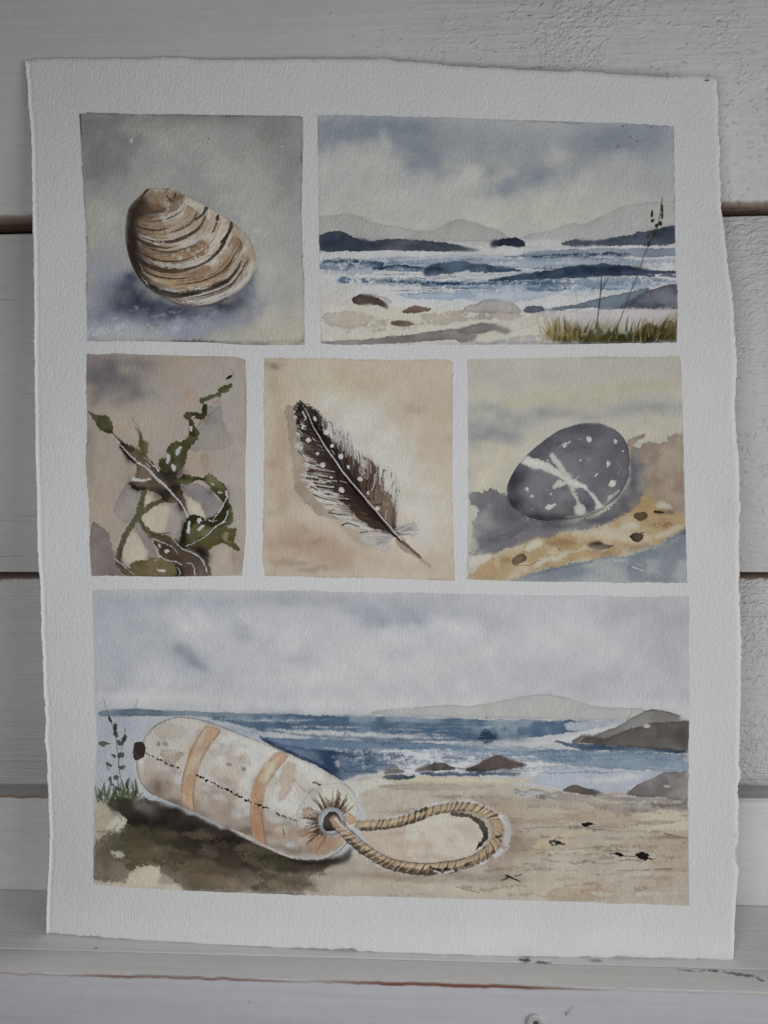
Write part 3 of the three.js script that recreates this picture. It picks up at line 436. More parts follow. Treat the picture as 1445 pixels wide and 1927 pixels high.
{ // ---- sea
  const p = new Panel('seascape_painting', 'painting of rolling waves, dark headlands and beach grass under a cloudy sky', [155.043, 151.838, -0.03, 0.48, -3.134, 0.001], [484.126, -4.764, -149.831, 3.133, 0.067, -0.488], [157, 339, 365, 481],
    [[36, 50, 300, 52, 700, 66, 1000, 76, 1386, 90], [1386, 90, 1386, 300, 1388, 600, 1393, 780, 1388, 915], [54, 922, 400, 925, 600, 926, 1000, 922, 1388, 916], [36, 50, 40, 300, 44, 560, 52, 922]], [184, 184, 187], 102); panels.push(p);
  p.fill([173, 174, 174]);
  p.wet([[700, 100, 900, 80, .7], [1200, 160, 250, 110, .6], [1300, 300, 130, 120, .4]], [146, 150, 160]);
  p.wet([[180, 90, 180, 50, .85], [380, 200, 110, 80, .75], [300, 100, 160, 40, .7], [760, 300, 100, 50, .8], [890, 270, 90, 50, .6], [1230, 130, 120, 50, .65], [80, 150, 60, 60, .5], [400, 130, 90, 60, .6]], [127, 137, 152], { rag: 1.1 });
  p.wet([[650, 200, 180, 70, .6], [560, 130, 160, 50, .5], [1050, 200, 140, 70, .5]], [140, 144, 152]);
  p.wet([[290, 200, 60, 80, .8], [250, 260, 90, 70, .7], [630, 290, 90, 60, .75], [480, 340, 110, 40, .7], [950, 230, 60, 40, .5], [1050, 330, 140, 50, .5], [130, 230, 80, 60, .45], [820, 350, 60, 30, .5], [1200, 250, 80, 60, .4]], [180, 178, 174], { rag: 1.2 });
  p.wet([[400, 215, 70, 50, .7], [350, 160, 40, 60, .6], [760, 320, 70, 34, .8], [870, 285, 50, 34, .6], [230, 90, 120, 30, .6], [1180, 150, 120, 50, .5], [690, 250, 60, 40, .4]], [122, 133, 150], { rag: .7 }); p.wet([[300, 165, 24, 50, .7], [320, 240, 40, 40, .6], [620, 270, 40, 34, .7], [960, 215, 30, 20, .5]], [184, 183, 180], { rag: .6 });
  p.wet([[520, 430, 500, 60, .8], [150, 390, 160, 60, .7], [1000, 400, 200, 50, .6]], [182, 180, 172]);
  p.wash([860, 500, 920, 490, 1000, 462, 1040, 468, 1120, 430, 1220, 392, 1400, 388, 1400, 500, 1200, 520, 1000, 540, 850, 556, 800, 525], [166, 166, 166], .85, { warp: 3 });
  p.wash([30, 445, 110, 428, 180, 432, 260, 465, 330, 475, 400, 490, 480, 488, 530, 460, 580, 448, 640, 465, 700, 485, 738, 500, 730, 530, 400, 532, 30, 510], [160, 160, 160], .9, { warp: 3 });
  p.wash([30, 555, 400, 560, 640, 545, 900, 560, 1400, 545, 1400, 800, 30, 800], [196, 198, 207], 1, { warp: 4, edge: 0, vary: .05 });
  p.wash([640, 540, 900, 520, 970, 530, 1000, 550, 850, 560, 640, 552], [194, 194, 198], .8, {});
  p.wash([40, 515, 78, 498, 130, 494, 178, 520, 240, 528, 330, 525, 400, 527, 500, 535, 570, 545, 612, 558, 652, 568, 600, 572, 470, 572, 300, 568, 100, 570, 38, 562], [46, 56, 74], .95, { c2: [68, 80, 96], warp: 3, edge: .3 });
  p.wash([684, 540, 720, 523, 790, 521, 820, 534, 815, 552, 770, 549, 735, 545, 700, 558], [48, 56, 72], .95, { warp: 4 });
  p.wash([958, 548, 1000, 528, 1100, 528, 1200, 510, 1300, 490, 1400, 478, 1400, 542, 1200, 549, 1050, 551], [50, 62, 82], .95, { c2: [84, 94, 110], warp: 4 });
  p.wet([[90, 530, 60, 22, .6], [1340, 510, 50, 22, .5], [300, 548, 120, 12, .4]], [34, 42, 58]);
  // bands of water
  p.wash([830, 572, 1100, 562, 1400, 562, 1400, 590, 1100, 592, 840, 598], [126, 140, 158], .85, { warp: 3 }); p.wash([840, 590, 1000, 580, 1200, 575, 1200, 590, 1000, 598, 840, 602], [84, 104, 128], .7, { dry: .45 });
  p.wash([120, 606, 400, 590, 640, 580, 800, 590, 700, 615, 400, 625, 200, 640], [168, 174, 188], .8, { warp: 5 }); p.wash([200, 622, 420, 606, 560, 590, 640, 600, 420, 620], [140, 154, 172], .6, { dry: .4 });
  p.wash([46, 602, 140, 600, 270, 612, 200, 640, 60, 640], [66, 92, 118], .9, { dry: .42, warp: 5 }); p.wash([240, 628, 380, 624, 470, 632, 420, 650, 300, 642], [60, 80, 104], .9, { dry: .3 });
  p.wash([445, 640, 480, 618, 560, 608, 620, 616, 700, 624, 770, 634, 810, 642, 700, 650, 600, 644, 520, 656, 445, 664], [56, 72, 94], .92, { warp: 5, c2: [90, 108, 130] }); p.wet([[490, 640, 40, 12, .7], [640, 630, 60, 8, .4]], [32, 42, 60]);
  p.wash([560, 650, 700, 660, 900, 630, 900, 645, 700, 678, 540, 670], [176, 182, 196], .6, {});
  p.wash([680, 682, 780, 662, 900, 645, 1000, 627, 1110, 619, 1200, 627, 1300, 643, 1400, 652, 1400, 660, 1300, 656, 1200, 662, 1080, 668, 950, 672, 850, 678], [46, 60, 82], .95, { warp: 4, c2: [72, 88, 110] }); p.wet([[1110, 640, 100, 14, .8], [960, 655, 60, 10, .4]], [26, 34, 50]);
  p.wash([1050, 664, 1200, 662, 1330, 690, 1250, 720, 1000, 740, 900, 720, 1000, 690], [176, 184, 204], .7, { warp: 6 });
  p.wash([120, 668, 300, 674, 480, 682, 700, 690, 960, 682, 950, 702, 700, 712, 500, 706, 300, 690, 130, 690], [88, 116, 144], .9, { dry: .42, warp: 5 }); p.ink([[10, 4, 320, 684, 460, 690, 580, 694], [8, 4, 700, 690, 860, 684]], [54, 76, 102], .8, { dry: .4 });
  p.wash([560, 706, 760, 700, 960, 706, 880, 750, 640, 760], [166, 176, 198], .75, { warp: 6 });
  p.wash([340, 732, 500, 728, 640, 734, 600, 752, 420, 752], [148, 168, 190], .8, { dry: .36 }); p.wash([830, 708, 960, 702, 966, 718, 850, 722], [58, 82, 106], .9, { dry: .36 }); p.ink([[4, 2, 380, 732, 520, 728, 740, 728]], [90, 110, 130], .6, { dry: .4 });
  p.wash([60, 610, 300, 600, 700, 606, 900, 600, 1380, 606, 1380, 626, 900, 640, 500, 640, 100, 656], [136, 152, 174], .6, { dry: .4, warp: 6 }); p.wash([300, 690, 700, 680, 1000, 690, 1300, 680, 1380, 690, 1200, 716, 800, 722, 420, 716], [126, 146, 172], .6, { dry: .42, warp: 6 });
  for (let i = 0; i < 70; i++) { const x = 60 + p.r() * 1150, y = 585 + p.r() * 140, L = 60 + p.r() * 240, q = p.r(); p.ink([[3 + p.r() * 8, 2, x, y, x + L * .5, y + (p.r() - .5) * 6, Math.min(1386, x + L), y + (p.r() - .5) * 8]], q < .4 ? [66, 92, 122] : q < .7 ? [104, 128, 156] : [206, 207, 213], .35 + .45 * p.r(), { dry: .42, belly: 1, warp: 3 }); }
  p.ink([[6, 16, 60, 612, 160, 606, 280, 618], [14, 5, 250, 634, 360, 630, 480, 640], [5, 12, 300, 684, 420, 690, 560, 694], [10, 4, 560, 694, 700, 690, 900, 690], [6, 9, 850, 590, 1000, 582, 1200, 580], [5, 14, 1080, 664, 1200, 660, 1384, 664]], [44, 66, 94], .8, { dry: .38, warp: 4 });
  p.wash([640, 600, 900, 596, 1200, 604, 1384, 600, 1384, 616, 1100, 622, 800, 620], [150, 164, 184], .5, { dry: .3, warp: 5 }); p.wash([700, 690, 900, 676, 1100, 672, 1360, 676, 1200, 700, 960, 706], [84, 110, 142], .55, { dry: .4, warp: 6 });
  p.wash([445, 640, 480, 618, 560, 608, 620, 616, 700, 624, 770, 634, 810, 642, 700, 650, 600, 644, 520, 656, 445, 664], [56, 72, 94], .92, { warp: 5, c2: [90, 108, 130] }); p.wet([[490, 640, 40, 12, .7], [640, 630, 60, 8, .4]], [32, 42, 60]);
  p.wash([680, 682, 780, 662, 900, 645, 1000, 627, 1110, 619, 1200, 627, 1300, 643, 1400, 652, 1400, 660, 1300, 656, 1200, 662, 1080, 668, 950, 672, 850, 678], [46, 60, 82], .95, { warp: 4, c2: [72, 88, 110] }); p.wet([[1110, 640, 100, 14, .8], [960, 655, 60, 10, .4]], [26, 34, 50]);
  // right shore
  p.wash([880, 792, 1000, 772, 1130, 742, 1240, 716, 1290, 714, 1240, 757, 1190, 788, 1040, 786, 930, 797], [84, 100, 118], .92, { c2: [110, 124, 142], warp: 4, edge: .35 });
  p.wash([1180, 782, 1230, 750, 1300, 714, 1400, 698, 1400, 788, 1270, 790], [92, 94, 108], .95, { c2: [74, 78, 92], edge: .35 });
  p.wash([880, 800, 1100, 794, 1400, 794, 1400, 880, 1100, 870, 900, 850], [178, 174, 178], .8, { warp: 6 });
  p.ink([[6, 6, 1040, 798, 1140, 800], [4, 4, 1150, 792, 1200, 790]], [212, 212, 216], .9);
  // beach
  p.wash([40, 772, 300, 778, 600, 790, 860, 800, 920, 930, 40, 930], [190, 184, 174], .9, { warp: 6, edge: 0 }); p.wash([40, 700, 160, 706, 180, 760, 60, 770], [186, 182, 176], .6, { soft: 6 });
  p.wash([60, 812, 140, 800, 260, 820, 200, 856, 90, 858], [170, 160, 150], .75, { dry: .28, warp: 6 }); p.wash([430, 812, 600, 796, 780, 800, 790, 830, 640, 832, 480, 850], [164, 154, 144], .8, { dry: .38, warp: 6 }); p.wash([150, 860, 300, 832, 480, 850, 330, 870, 160, 880], [158, 148, 140], .7, { dry: .52, warp: 6 }); p.wash([640, 870, 860, 800, 900, 830, 760, 880], [178, 172, 166], .6, { dry: .4 });
  p.wash([240, 735, 300, 748, 322, 766, 306, 770, 280, 752], [172, 168, 168], .8, {}); p.wash([168, 752, 205, 735, 250, 741, 296, 764, 306, 788, 260, 773, 190, 772], [90, 76, 66], .95, { edge: .4 });
  p.wash([356, 796, 400, 779, 450, 784, 468, 792, 430, 803, 370, 804], [108, 88, 76], .95, {}); p.wash([312, 845, 350, 834, 402, 845, 362, 857], [96, 78, 68], .92, {});
  p.wash([590, 786, 640, 766, 700, 752, 780, 768, 806, 796, 790, 806, 620, 802], [148, 144, 146], .85, { c2: [166, 160, 156], edge: .3 }); p.wash([812, 792, 830, 778, 880, 778, 890, 796, 850, 804, 818, 802], [86, 90, 106], .95, {});
  p.wash([50, 912, 200, 904, 350, 890, 500, 870, 560, 866, 600, 876, 640, 882, 628, 905, 580, 918, 540, 904, 400, 914, 200, 926, 60, 926], [120, 113, 113], .92, { edge: .3 }); p.wash([560, 872, 640, 843, 700, 846, 768, 868, 755, 882, 700, 872, 640, 884], [130, 124, 123], .9, { edge: .3 });
  p.wash([690, 918, 800, 892, 930, 882, 950, 900, 800, 920], [160, 155, 164], .8, { dry: .3 });
  // grass
  p.wet([[1000, 880, 90, 40, .6], [1150, 870, 120, 40, .5], [1340, 870, 60, 40, .6]], [134, 116, 62]);
  p.wash([930, 918, 950, 886, 990, 862, 1030, 884, 1060, 872, 1100, 892, 1140, 868, 1190, 884, 1240, 872, 1290, 846, 1340, 860, 1392, 830, 1392, 918, 1100, 922], [92, 84, 42], .85, { warp: 14, soft: 2, c2: [62, 64, 34] });
  p.wash([1060, 900, 1200, 888, 1300, 868, 1392, 880, 1392, 917, 1080, 919], [46, 50, 28], .9, { warp: 12, soft: 2 }); p.wash([1230, 890, 1290, 850, 1350, 862, 1330, 905], [44, 48, 26], .7, { warp: 12, soft: 2 });
  p.wet([[930, 880, 40, 30, .5], [1060, 896, 50, 20, .6], [1370, 880, 30, 30, .6]], [122, 102, 50]); p.wet([[1150, 895, 90, 18, .7], [1290, 880, 70, 24, .6], [990, 900, 40, 14, .5]], [54, 58, 32]);
  for (let i = 0; i < 40; i++) { const x = 890 + p.r() * 120, y = 905 - p.r() * 30, L = 30 + p.r() * 60, s = (p.r() - .7) * 40; p.ink([[6, 1, x, y, x + s * .4, y - L * .6, x + s, y - L]], p.r() < .5 ? [140, 124, 70] : [112, 104, 58], .5, { edge: 0, warp: 1 }); }
  for (let i = 0; i < 170; i++) { const x = 900 + 490 * Math.pow(p.r(), .8), y = 915 - p.r() * 45, L = (10 + p.r() * 60) * (.6 + .6 * at(N.low, x * 1.3, 40)), s = (p.r() - .42) * 40 + (x > 1300 ? 22 : 0), q = p.r(), right = x > 1230 || x < 1010; p.ink([[4 + p.r() * 4, 1, x, y, x + s * .4, y - L * .6, x + s, y - L]], q < .5 ? [56, 60, 34] : q < .85 ? (right ? [112, 92, 48] : [80, 78, 42]) : [140, 122, 74], .4 + .4 * p.r(), { edge: 0, warp: 1 }); }
  p.ink([[5, 2, 880, 880, 862, 806], [3, 1, 1020, 850, 1014, 720], [3, 1, 1130, 840, 1150, 760]], [150, 136, 104], .6);
  const G = [66, 62, 44];
  p.ink([[4, 4, 1090, 860, 1102, 760, 1106, 700, 1112, 650], [4, 2, 1104, 728, 1120, 695, 1136, 668], [3, 3, 1165, 866, 1206, 756, 1240, 670, 1268, 590, 1296, 525, 1320, 480, 1332, 420, 1340, 366], [3, 2, 1280, 560, 1320, 500, 1358, 478]], G, .9, { warp: .8 });
  p.dots([[1300, 428, 5, 14, .1], [1303, 454, 6, 9, .7], [1337, 408, 5, 18], [1336, 438, 5, 14], [1330, 466, 7, 8], [1316, 474, 6, 8, .5], [1344, 488, 9, 4, -.5], [1288, 545, 6, 9], [1308, 505, 4, 8, .6], [1284, 515, 4, 8]], G, .92);
  p.dots([[1172, 170, 6, 8, .6], [1190, 92, 6, 4], [1246, 150, 4], [1300, 96, 4], [1220, 135, 4]], [106, 108, 116], .85); p.wet([[1230, 150, 60, 20, .35]], [122, 124, 134]);
  p.border([128, 134, 150], .35, 9);
}
{ // ---- kelp
  const p = new Panel('kelp_painting', 'painting of tangled olive-green kelp fronds on warm grey', [21.011, 75.808, -0.236, 0.123, -0.784, 0], [346.982, -0.901, -73.615, 0.768, 0.002, -0.119], [22, 208, 123, 345],
    [[60, 68, 150, 74, 280, 62, 500, 74, 900, 86, 1240, 94, 1318, 120], [1312, 120, 1320, 300, 1322, 600, 1312, 1000, 1312, 1500, 1284, 1820], [104, 1822, 400, 1824, 700, 1828, 1284, 1820], [60, 68, 58, 280, 66, 600, 62, 980, 86, 1300, 92, 1600, 104, 1822]], [186, 186, 190], 103); panels.push(p);
  p.fill([160, 150, 142]);
  p.wet([[1150, 300, 200, 240, .6], [1240, 900, 90, 300, .5], [600, 480, 160, 120, .5]], [162, 158, 156]); p.wet([[330, 620, 130, 90, .6], [560, 640, 160, 120, .7], [220, 430, 120, 90, .35], [1150, 1700, 140, 120, .5]], [174, 163, 148]);
  p.wet([[170, 190, 150, 110, .75], [330, 230, 200, 130, .6], [170, 340, 90, 60, .6], [440, 400, 160, 60, .5], [400, 110, 260, 50, .5], [110, 420, 60, 100, .5]], [106, 101, 109], { rag: .8 }); p.wet([[180, 300, 60, 40, .5], [250, 180, 60, 60, .5]], [92, 88, 99], { rag: 1.2 });
  p.wet([[860, 380, 100, 100, .75], [780, 140, 130, 70, .6], [930, 930, 120, 70, .7], [330, 620, 60, 60, .35], [140, 1180, 70, 220, .65], [240, 1480, 90, 100, .3], [860, 1060, 60, 50, .4]], [168, 146, 128]); p.wet([[120, 700, 60, 170, .7], [95, 1000, 40, 130, .5], [1240, 1680, 60, 90, .5]], [142, 126, 118]);
  p.wet([[1080, 450, 60, 20, .5], [1230, 1700, 25, 60, .5], [1000, 590, 40, 30, .6]], [150, 116, 104]);
  p.wash([95, 1440, 180, 1425, 236, 1500, 280, 1640, 320, 1720, 380, 1830, 90, 1830], [120, 111, 113], .85, { warp: 6, edge: .25 });
  const SH = [143, 136, 135], so = { warp: 5, edge: .18, lost: 1, vary: .7, soft: 1 };
  p.wash([990, 480, 1060, 485, 1125, 478, 1140, 600, 1170, 700, 1220, 770, 1160, 822, 1000, 828, 870, 838, 890, 740, 960, 640, 1010, 570], SH, .75, so); p.wash([400, 1085, 480, 1150, 505, 1290, 440, 1385, 360, 1395, 285, 1330, 292, 1260, 335, 1160], SH, .8, so);
  p.wash([810, 1110, 960, 1105, 1060, 1185, 1135, 1260, 1085, 1335, 1010, 1372, 955, 1280, 870, 1215], [134, 125, 130], .85, so); p.wash([715, 1255, 800, 1285, 845, 1370, 800, 1480, 690, 1485, 678, 1420], SH, .85, so); p.wash([445, 1400, 530, 1470, 600, 1590, 612, 1695, 540, 1692, 510, 1560, 450, 1480], SH, .85, so);
  p.wash([960, 880, 1020, 870, 1015, 960, 980, 1010], [156, 136, 124], .6, so);
  const Y = [184, 177, 160];
  p.wash([500, 1345, 560, 1290, 640, 1262, 722, 1272, 695, 1420, 670, 1482, 570, 1466, 505, 1395], Y, .85, so); p.wash([345, 1610, 380, 1530, 440, 1475, 535, 1610, 520, 1695, 400, 1722, 342, 1675], Y, .85, so); p.wash([840, 1195, 950, 1258, 1005, 1360, 900, 1345, 860, 1285], Y, .9, so); p.wash([520, 1190, 580, 1170, 600, 1220, 530, 1270], Y, .8, so);
  const O = [62, 64, 34], O2 = [86, 88, 46], DK = [34, 27, 24], BR = [92, 78, 64], ko = { warp: 6, edge: .3, vary: .4, lost: .3, mottle: .5 };
  // stems of the left loop
  p.ink([[44, 40, 515, 1150, 498, 1250, 480, 1340], [40, 52, 470, 1350, 420, 1420, 362, 1530, 318, 1650, 330, 1740, 400, 1795, 490, 1818], [44, 30, 470, 1360, 540, 1290, 600, 1250, 690, 1225], [26, 40, 480, 1380, 530, 1450, 590, 1520]], [78, 76, 44], .92, { warp: 5, edge: .35, c2: [104, 94, 64] });
  p.ink([[20, 26, 340, 1600, 330, 1680, 350, 1740, 420, 1790]], DK, .75, { soft: 3 });
  // main blade
  p.wash([330, 765, 400, 795, 470, 828, 530, 870, 580, 930, 640, 985, 700, 1018, 762, 1050, 812, 1130, 832, 1230, 876, 1355, 820, 1310, 770, 1235, 690, 1240, 620, 1172, 540, 1140, 440, 1145, 393, 1092, 440, 1050, 445, 950, 380, 885, 338, 825], [96, 82, 64], .95, { ...ko, c2: [70, 60, 48] });
  p.wet([[520, 1010, 90, 60, .6], [600, 1080, 80, 50, .4]], [126, 108, 92]); p.wet([[470, 850, 70, 40, .6], [520, 900, 40, 40, .4]], [82, 82, 52]); p.wet([[740, 1140, 70, 70, .8], [800, 1250, 40, 80, .8], [660, 1170, 60, 50, .7], [720, 1050, 60, 40, .6], [390, 880, 30, 50, .7], [470, 1120, 60, 25, .7]], [46, 38, 34], { rag: .6 });
  p.ink([[30, 16, 340, 800, 380, 870, 440, 930], [26, 14, 405, 1090, 450, 1130, 530, 1130]], DK, .8, { soft: 2 });
  p.ink([[8, 34, 300, 730, 350, 780, 420, 830]], [60, 54, 42], .8);
  // left bladder
  p.wash([66, 512, 130, 540, 230, 568, 258, 612, 268, 694, 200, 690, 150, 652, 122, 590], [72, 72, 46], .95, { ...ko, warp: 4 }); p.wet([[200, 630, 40, 30, .5]], [94, 92, 64]); p.ink([[6, 10, 262, 690, 300, 740, 335, 800]], [60, 48, 40], .9);
  // thin frond
  p.wash([438, 650, 472, 735, 486, 830, 526, 880, 546, 780, 505, 735, 478, 690], O2, .9, ko); p.ink([[4, 10, 414, 564, 440, 610, 470, 650, 478, 700]], [134, 120, 110], .7);
  // upper right frond
  p.wash([868, 590, 900, 640, 945, 680, 934, 745, 890, 800, 845, 870, 832, 950, 782, 1000, 770, 1062, 700, 1032, 640, 965, 630, 910, 690, 878, 700, 812, 760, 768, 840, 738, 868, 700, 860, 640], O, .95, { ...ko, c2: [92, 90, 54] }); p.wet([[740, 1000, 60, 50, .85], [680, 940, 30, 40, .6], [720, 880, 30, 40, .4], [810, 920, 20, 60, .4]], [44, 36, 32]);
  p.ink([[40, 34, 1000, 490, 985, 540, 950, 580], [46, 50, 960, 575, 900, 560, 850, 565], [34, 40, 870, 585, 885, 640, 900, 700]], [58, 60, 32], .93, { warp: 5 }); p.ink([[36, 28, 965, 440, 1000, 420, 1060, 402, 1104, 396], [40, 30, 1112, 366, 1150, 345, 1200, 318]], [62, 64, 34], .93, { warp: 5 }); p.dots([[1150, 348, 40, 30, -.5]], [78, 78, 46]);
  p.dots([[1184, 256, 26, 12, -.4]], [34, 26, 26]); p.ink([[3, 10, 1203, 180, 1208, 210, 1214, 240]], [140, 112, 108], .8); p.ink([[20, 4, 935, 640, 1000, 580, 1040, 540, 1110, 490]], [156, 130, 122], .5, { edge: .4 }); p.ink([[3, 3, 1000, 488, 1040, 488, 1060, 500]], [84, 80, 70], .8);
  // right loop and lower frond
  p.wash([768, 1082, 830, 1018, 880, 1040, 980, 1040, 1000, 1010, 1062, 1030, 1112, 1080, 1162, 1130, 1182, 1220, 1218, 1335, 1202, 1415, 1150, 1440, 1085, 1445, 1000, 1510, 900, 1575, 820, 1595, 800, 1540, 830, 1400, 880, 1345, 940, 1350, 1000, 1385, 1080, 1335, 1132, 1260, 1090, 1190, 1050, 1140, 1030, 1110, 960, 1072, 880, 1088, 800, 1098], [82, 82, 44], .95, { ...ko, c2: [54, 54, 30] });
  p.wet([[1160, 1180, 30, 50, .7], [1060, 1130, 40, 30, .5], [900, 1500, 60, 50, .5], [1170, 1360, 30, 50, .5], [1060, 1450, 60, 40, .4]], [56, 50, 36]);
  p.wash([990, 1500, 1100, 1436, 1200, 1436, 1244, 1450, 1230, 1540, 1266, 1605, 1230, 1622, 1160, 1572, 1100, 1572, 1020, 1612, 960, 1645, 850, 1595], [66, 64, 36], .95, { ...ko, c2: [92, 88, 50] });
  p.wash([1130, 1500, 1180, 1480, 1170, 1540, 1200, 1570, 1150, 1550], [150, 140, 110], .7, {});
  // lower mass
  p.wash([570, 1480, 640, 1500, 730, 1505, 800, 1560, 900, 1590, 1010, 1610, 1022, 1700, 1018, 1826, 560, 1828, 480, 1818, 420, 1765, 520, 1740, 620, 1720, 640, 1640, 600, 1560], [66, 56, 48], .96, { ...ko, c2: [92, 76, 64] }); p.wet([[960, 1640, 60, 60, .9], [780, 1780, 40, 50, .9], [820, 1560, 40, 60, .7], [830, 1440, 20, 80, .8], [690, 1600, 50, 40, .6]], [34, 26, 26], { rag: .6 });
  p.wash([415, 1715, 560, 1688, 700, 1690, 752, 1745, 742, 1826, 480, 1822, 420, 1770], [92, 90, 58], .93, { ...ko, c2: [120, 108, 76] }); p.wet([[640, 1520, 80, 20, .6], [1000, 1800, 30, 40, .6]], [84, 82, 52]);
  p.ink([[6, 24, 720, 1480, 640, 1490, 570, 1480]], [76, 72, 48], .8);
  const Wt = [216, 217, 220];
  p.ink([[5, 16, 288, 728, 340, 800, 430, 895, 520, 965, 560, 1000], [18, 9, 560, 1000, 620, 1060, 680, 1112, 760, 1195, 820, 1275, 862, 1358], [4, 10, 522, 885, 580, 950, 632, 995], [3, 6, 520, 930, 560, 970], [24, 14, 430, 1058, 500, 1068, 560, 1058], [9, 3, 1172, 1200, 1120, 1290, 1075, 1350, 1050, 1392, 1090, 1380], [5, 10, 848, 1582, 950, 1538, 1040, 1470, 1090, 1430, 1150, 1385, 1172, 1310], [4, 5, 1100, 1420, 1160, 1400], [7, 4, 580, 1528, 650, 1560, 730, 1588, 780, 1650], [6, 8, 738, 1520, 800, 1590, 835, 1612, 930, 1660, 985, 1720, 1010, 1792], [8, 6, 640, 1662, 690, 1698, 760, 1710, 812, 1730], [5, 6, 850, 1722, 900, 1738, 916, 1812], [12, 5, 630, 1580, 640, 1600], [10, 6, 612, 1776, 690, 1784], [5, 5, 780, 1760, 800, 1790, 790, 1815], [6, 4, 290, 1680, 360, 1752, 440, 1810], [8, 4, 790, 762, 850, 738], [4, 4, 600, 1700, 640, 1690]], Wt, .92, { warp: 3, dry: .16 });
  p.dots([[705, 900, 13, 40, .15], [784, 838, 16, 32, .5], [742, 972, 16, 26, -.5], [880, 660, 10, 24], [895, 570, 22, 8, -.5], [866, 1435, 14, 42], [950, 1386, 20, 18], [962, 1440, 34, 12, -.5], [690, 1634, 24, 12], [1108, 1165, 22, 6], [1164, 1172, 6, 30, -.3], [1060, 1106, 18, 5, .6], [655, 1780, 30, 9], [1030, 1385, 14, 6]], Wt, .9, { warp: 5 });
  p.border([140, 126, 122], .3, 10);
}
{ // ---- feather
  const p = new Panel('feather_painting', 'painting of a dark brown spotted feather on tan', [124.292, 85.381, -0.077, 0.156, -1.006, 0], [345.742, -1.012, -84.124, 1.0, 0.002, -0.156], [127, 207, 242, 342],
    [[70, 88, 250, 92, 400, 96, 1000, 101, 1320, 105, 1352, 118], [1350, 118, 1345, 700, 1350, 1200, 1362, 1606], [70, 1574, 400, 1580, 700, 1585, 1362, 1606], [70, 88, 66, 400, 70, 700, 64, 1000, 58, 1300, 58, 1480, 72, 1574]], [185, 184, 186], 104); panels.push(p);
  p.fill([180, 168, 153]);
  p.wet([[760, 560, 200, 160, .8], [950, 760, 180, 170, .85], [1080, 1000, 170, 220, .8], [520, 380, 150, 110, .6], [700, 430, 160, 90, .5], [1150, 1250, 130, 180, .6]], [190, 186, 181], { rag: .7 });
  p.wet([[1100, 400, 200, 160, .7], [1220, 620, 120, 180, .6], [780, 200, 200, 70, .6], [1280, 300, 70, 200, .4]], [175, 158, 138]); p.wet([[1060, 430, 70, 40, .45]], [150, 130, 108]);
  p.wet([[150, 600, 90, 360, .85], [170, 960, 90, 200, .8], [160, 260, 90, 120, .6], [110, 1400, 60, 150, .6]], [168, 147, 124]); p.wet([[420, 250, 200, 90, .6], [320, 170, 100, 60, .5], [1240, 860, 60, 90, .5], [1250, 480, 50, 80, .5]], [178, 168, 142]);
  p.wet([[380, 1400, 260, 110, .8], [620, 1440, 200, 80, .6], [250, 1250, 140, 80, .5]], [162, 132, 112]); p.wet([[850, 1510, 300, 60, .5], [1250, 1450, 90, 120, .4]], [170, 152, 132]); p.wet([[150, 140, 70, 26, .8], [250, 1480, 120, 24, .5], [420, 1520, 120, 24, .5], [130, 1120, 40, 40, .3], [400, 1330, 60, 30, .4]], [132, 110, 95]);
  p.wash([215, 425, 282, 440, 310, 600, 350, 760, 350, 900, 420, 1040, 520, 1130, 560, 1190, 460, 1165, 340, 1070, 268, 950, 258, 800, 232, 620], [146, 133, 119], .7, { warp: 6, edge: .2 }); p.wet([[330, 940, 50, 90, .4], [400, 1070, 80, 40, .4]], [130, 116, 104]);
  p.wash([560, 1190, 700, 1260, 800, 1330, 760, 1390, 640, 1300], [150, 128, 112], .5, { soft: 6, warp: 8 });
  const R = [300, 395, 345, 450, 400, 560, 480, 692, 600, 872, 700, 992, 800, 1112, 920, 1250, 1000, 1332], rx = smoothPoly([0, 1, 2, 3, 4, 5, 6, 7, 8].map((i) => [i / 8, R[i * 2]])), ry = smoothPoly([0, 1, 2, 3, 4, 5, 6, 7, 8].map((i) => [i / 8, R[i * 2 + 1]]));
  const oR = [300, 395, 400, 432, 470, 480, 560, 540, 640, 595, 720, 720, 850, 800, 960, 900, 1000, 1010, 985, 1130, 960, 1240], oL = [300, 395, 275, 450, 290, 560, 290, 680, 330, 800, 335, 920, 400, 1010, 480, 1100, 590, 1200, 720, 1270, 860, 1270];
  const side = (a) => [smoothPoly([...Array(11).keys()].map((i) => [i / 10, a[i * 2]])), smoothPoly([...Array(11).keys()].map((i) => [i / 10, a[i * 2 + 1]]))], [Rx, Ry] = side(oR), [Lx, Ly] = side(oL);
  // under-washes
  p.wash([300, 395, 400, 434, 470, 490, 560, 560, 640, 640, 720, 740, 830, 830, 880, 930, 930, 1030, 960, 1150, 940, 1250, 800, 1112, 600, 872, 400, 560], [104, 82, 70], .9, { warp: 9, dry: .12, vary: .6 });
  p.wash([300, 395, 278, 450, 296, 560, 310, 680, 360, 800, 370, 900, 440, 980, 560, 1060, 680, 1160, 800, 1240, 920, 1250, 800, 1112, 600, 872, 400, 560], [84, 66, 56], .9, { warp: 9, dry: .12, vary: .6 });
  const barb = (t, right, len, c, w, al) => {
    const b = Math.max(.02, t - (right ? .2 : .1) * Math.min(1, t * 3)), x0 = rx(t), y0 = ry(t), ex = right ? Rx(b) : Lx(b), ey = right ? Ry(b) : Ly(b), j = (p.r() - .5) * 26, X = lerp(x0, ex, len) + j * .4, Y = lerp(y0, ey, len) + j;
    const nx = (y0 - Y) * (right ? 1 : -1) * .1, ny = (X - x0) * (right ? 1 : -1) * .1; p.ink([[w, 1.5, x0, y0, (x0 + X) / 2 - nx, (y0 + Y) / 2 - ny + 10, X, Y]], c, al, { warp: 1.5, edge: .15, dry: .12 });
  };
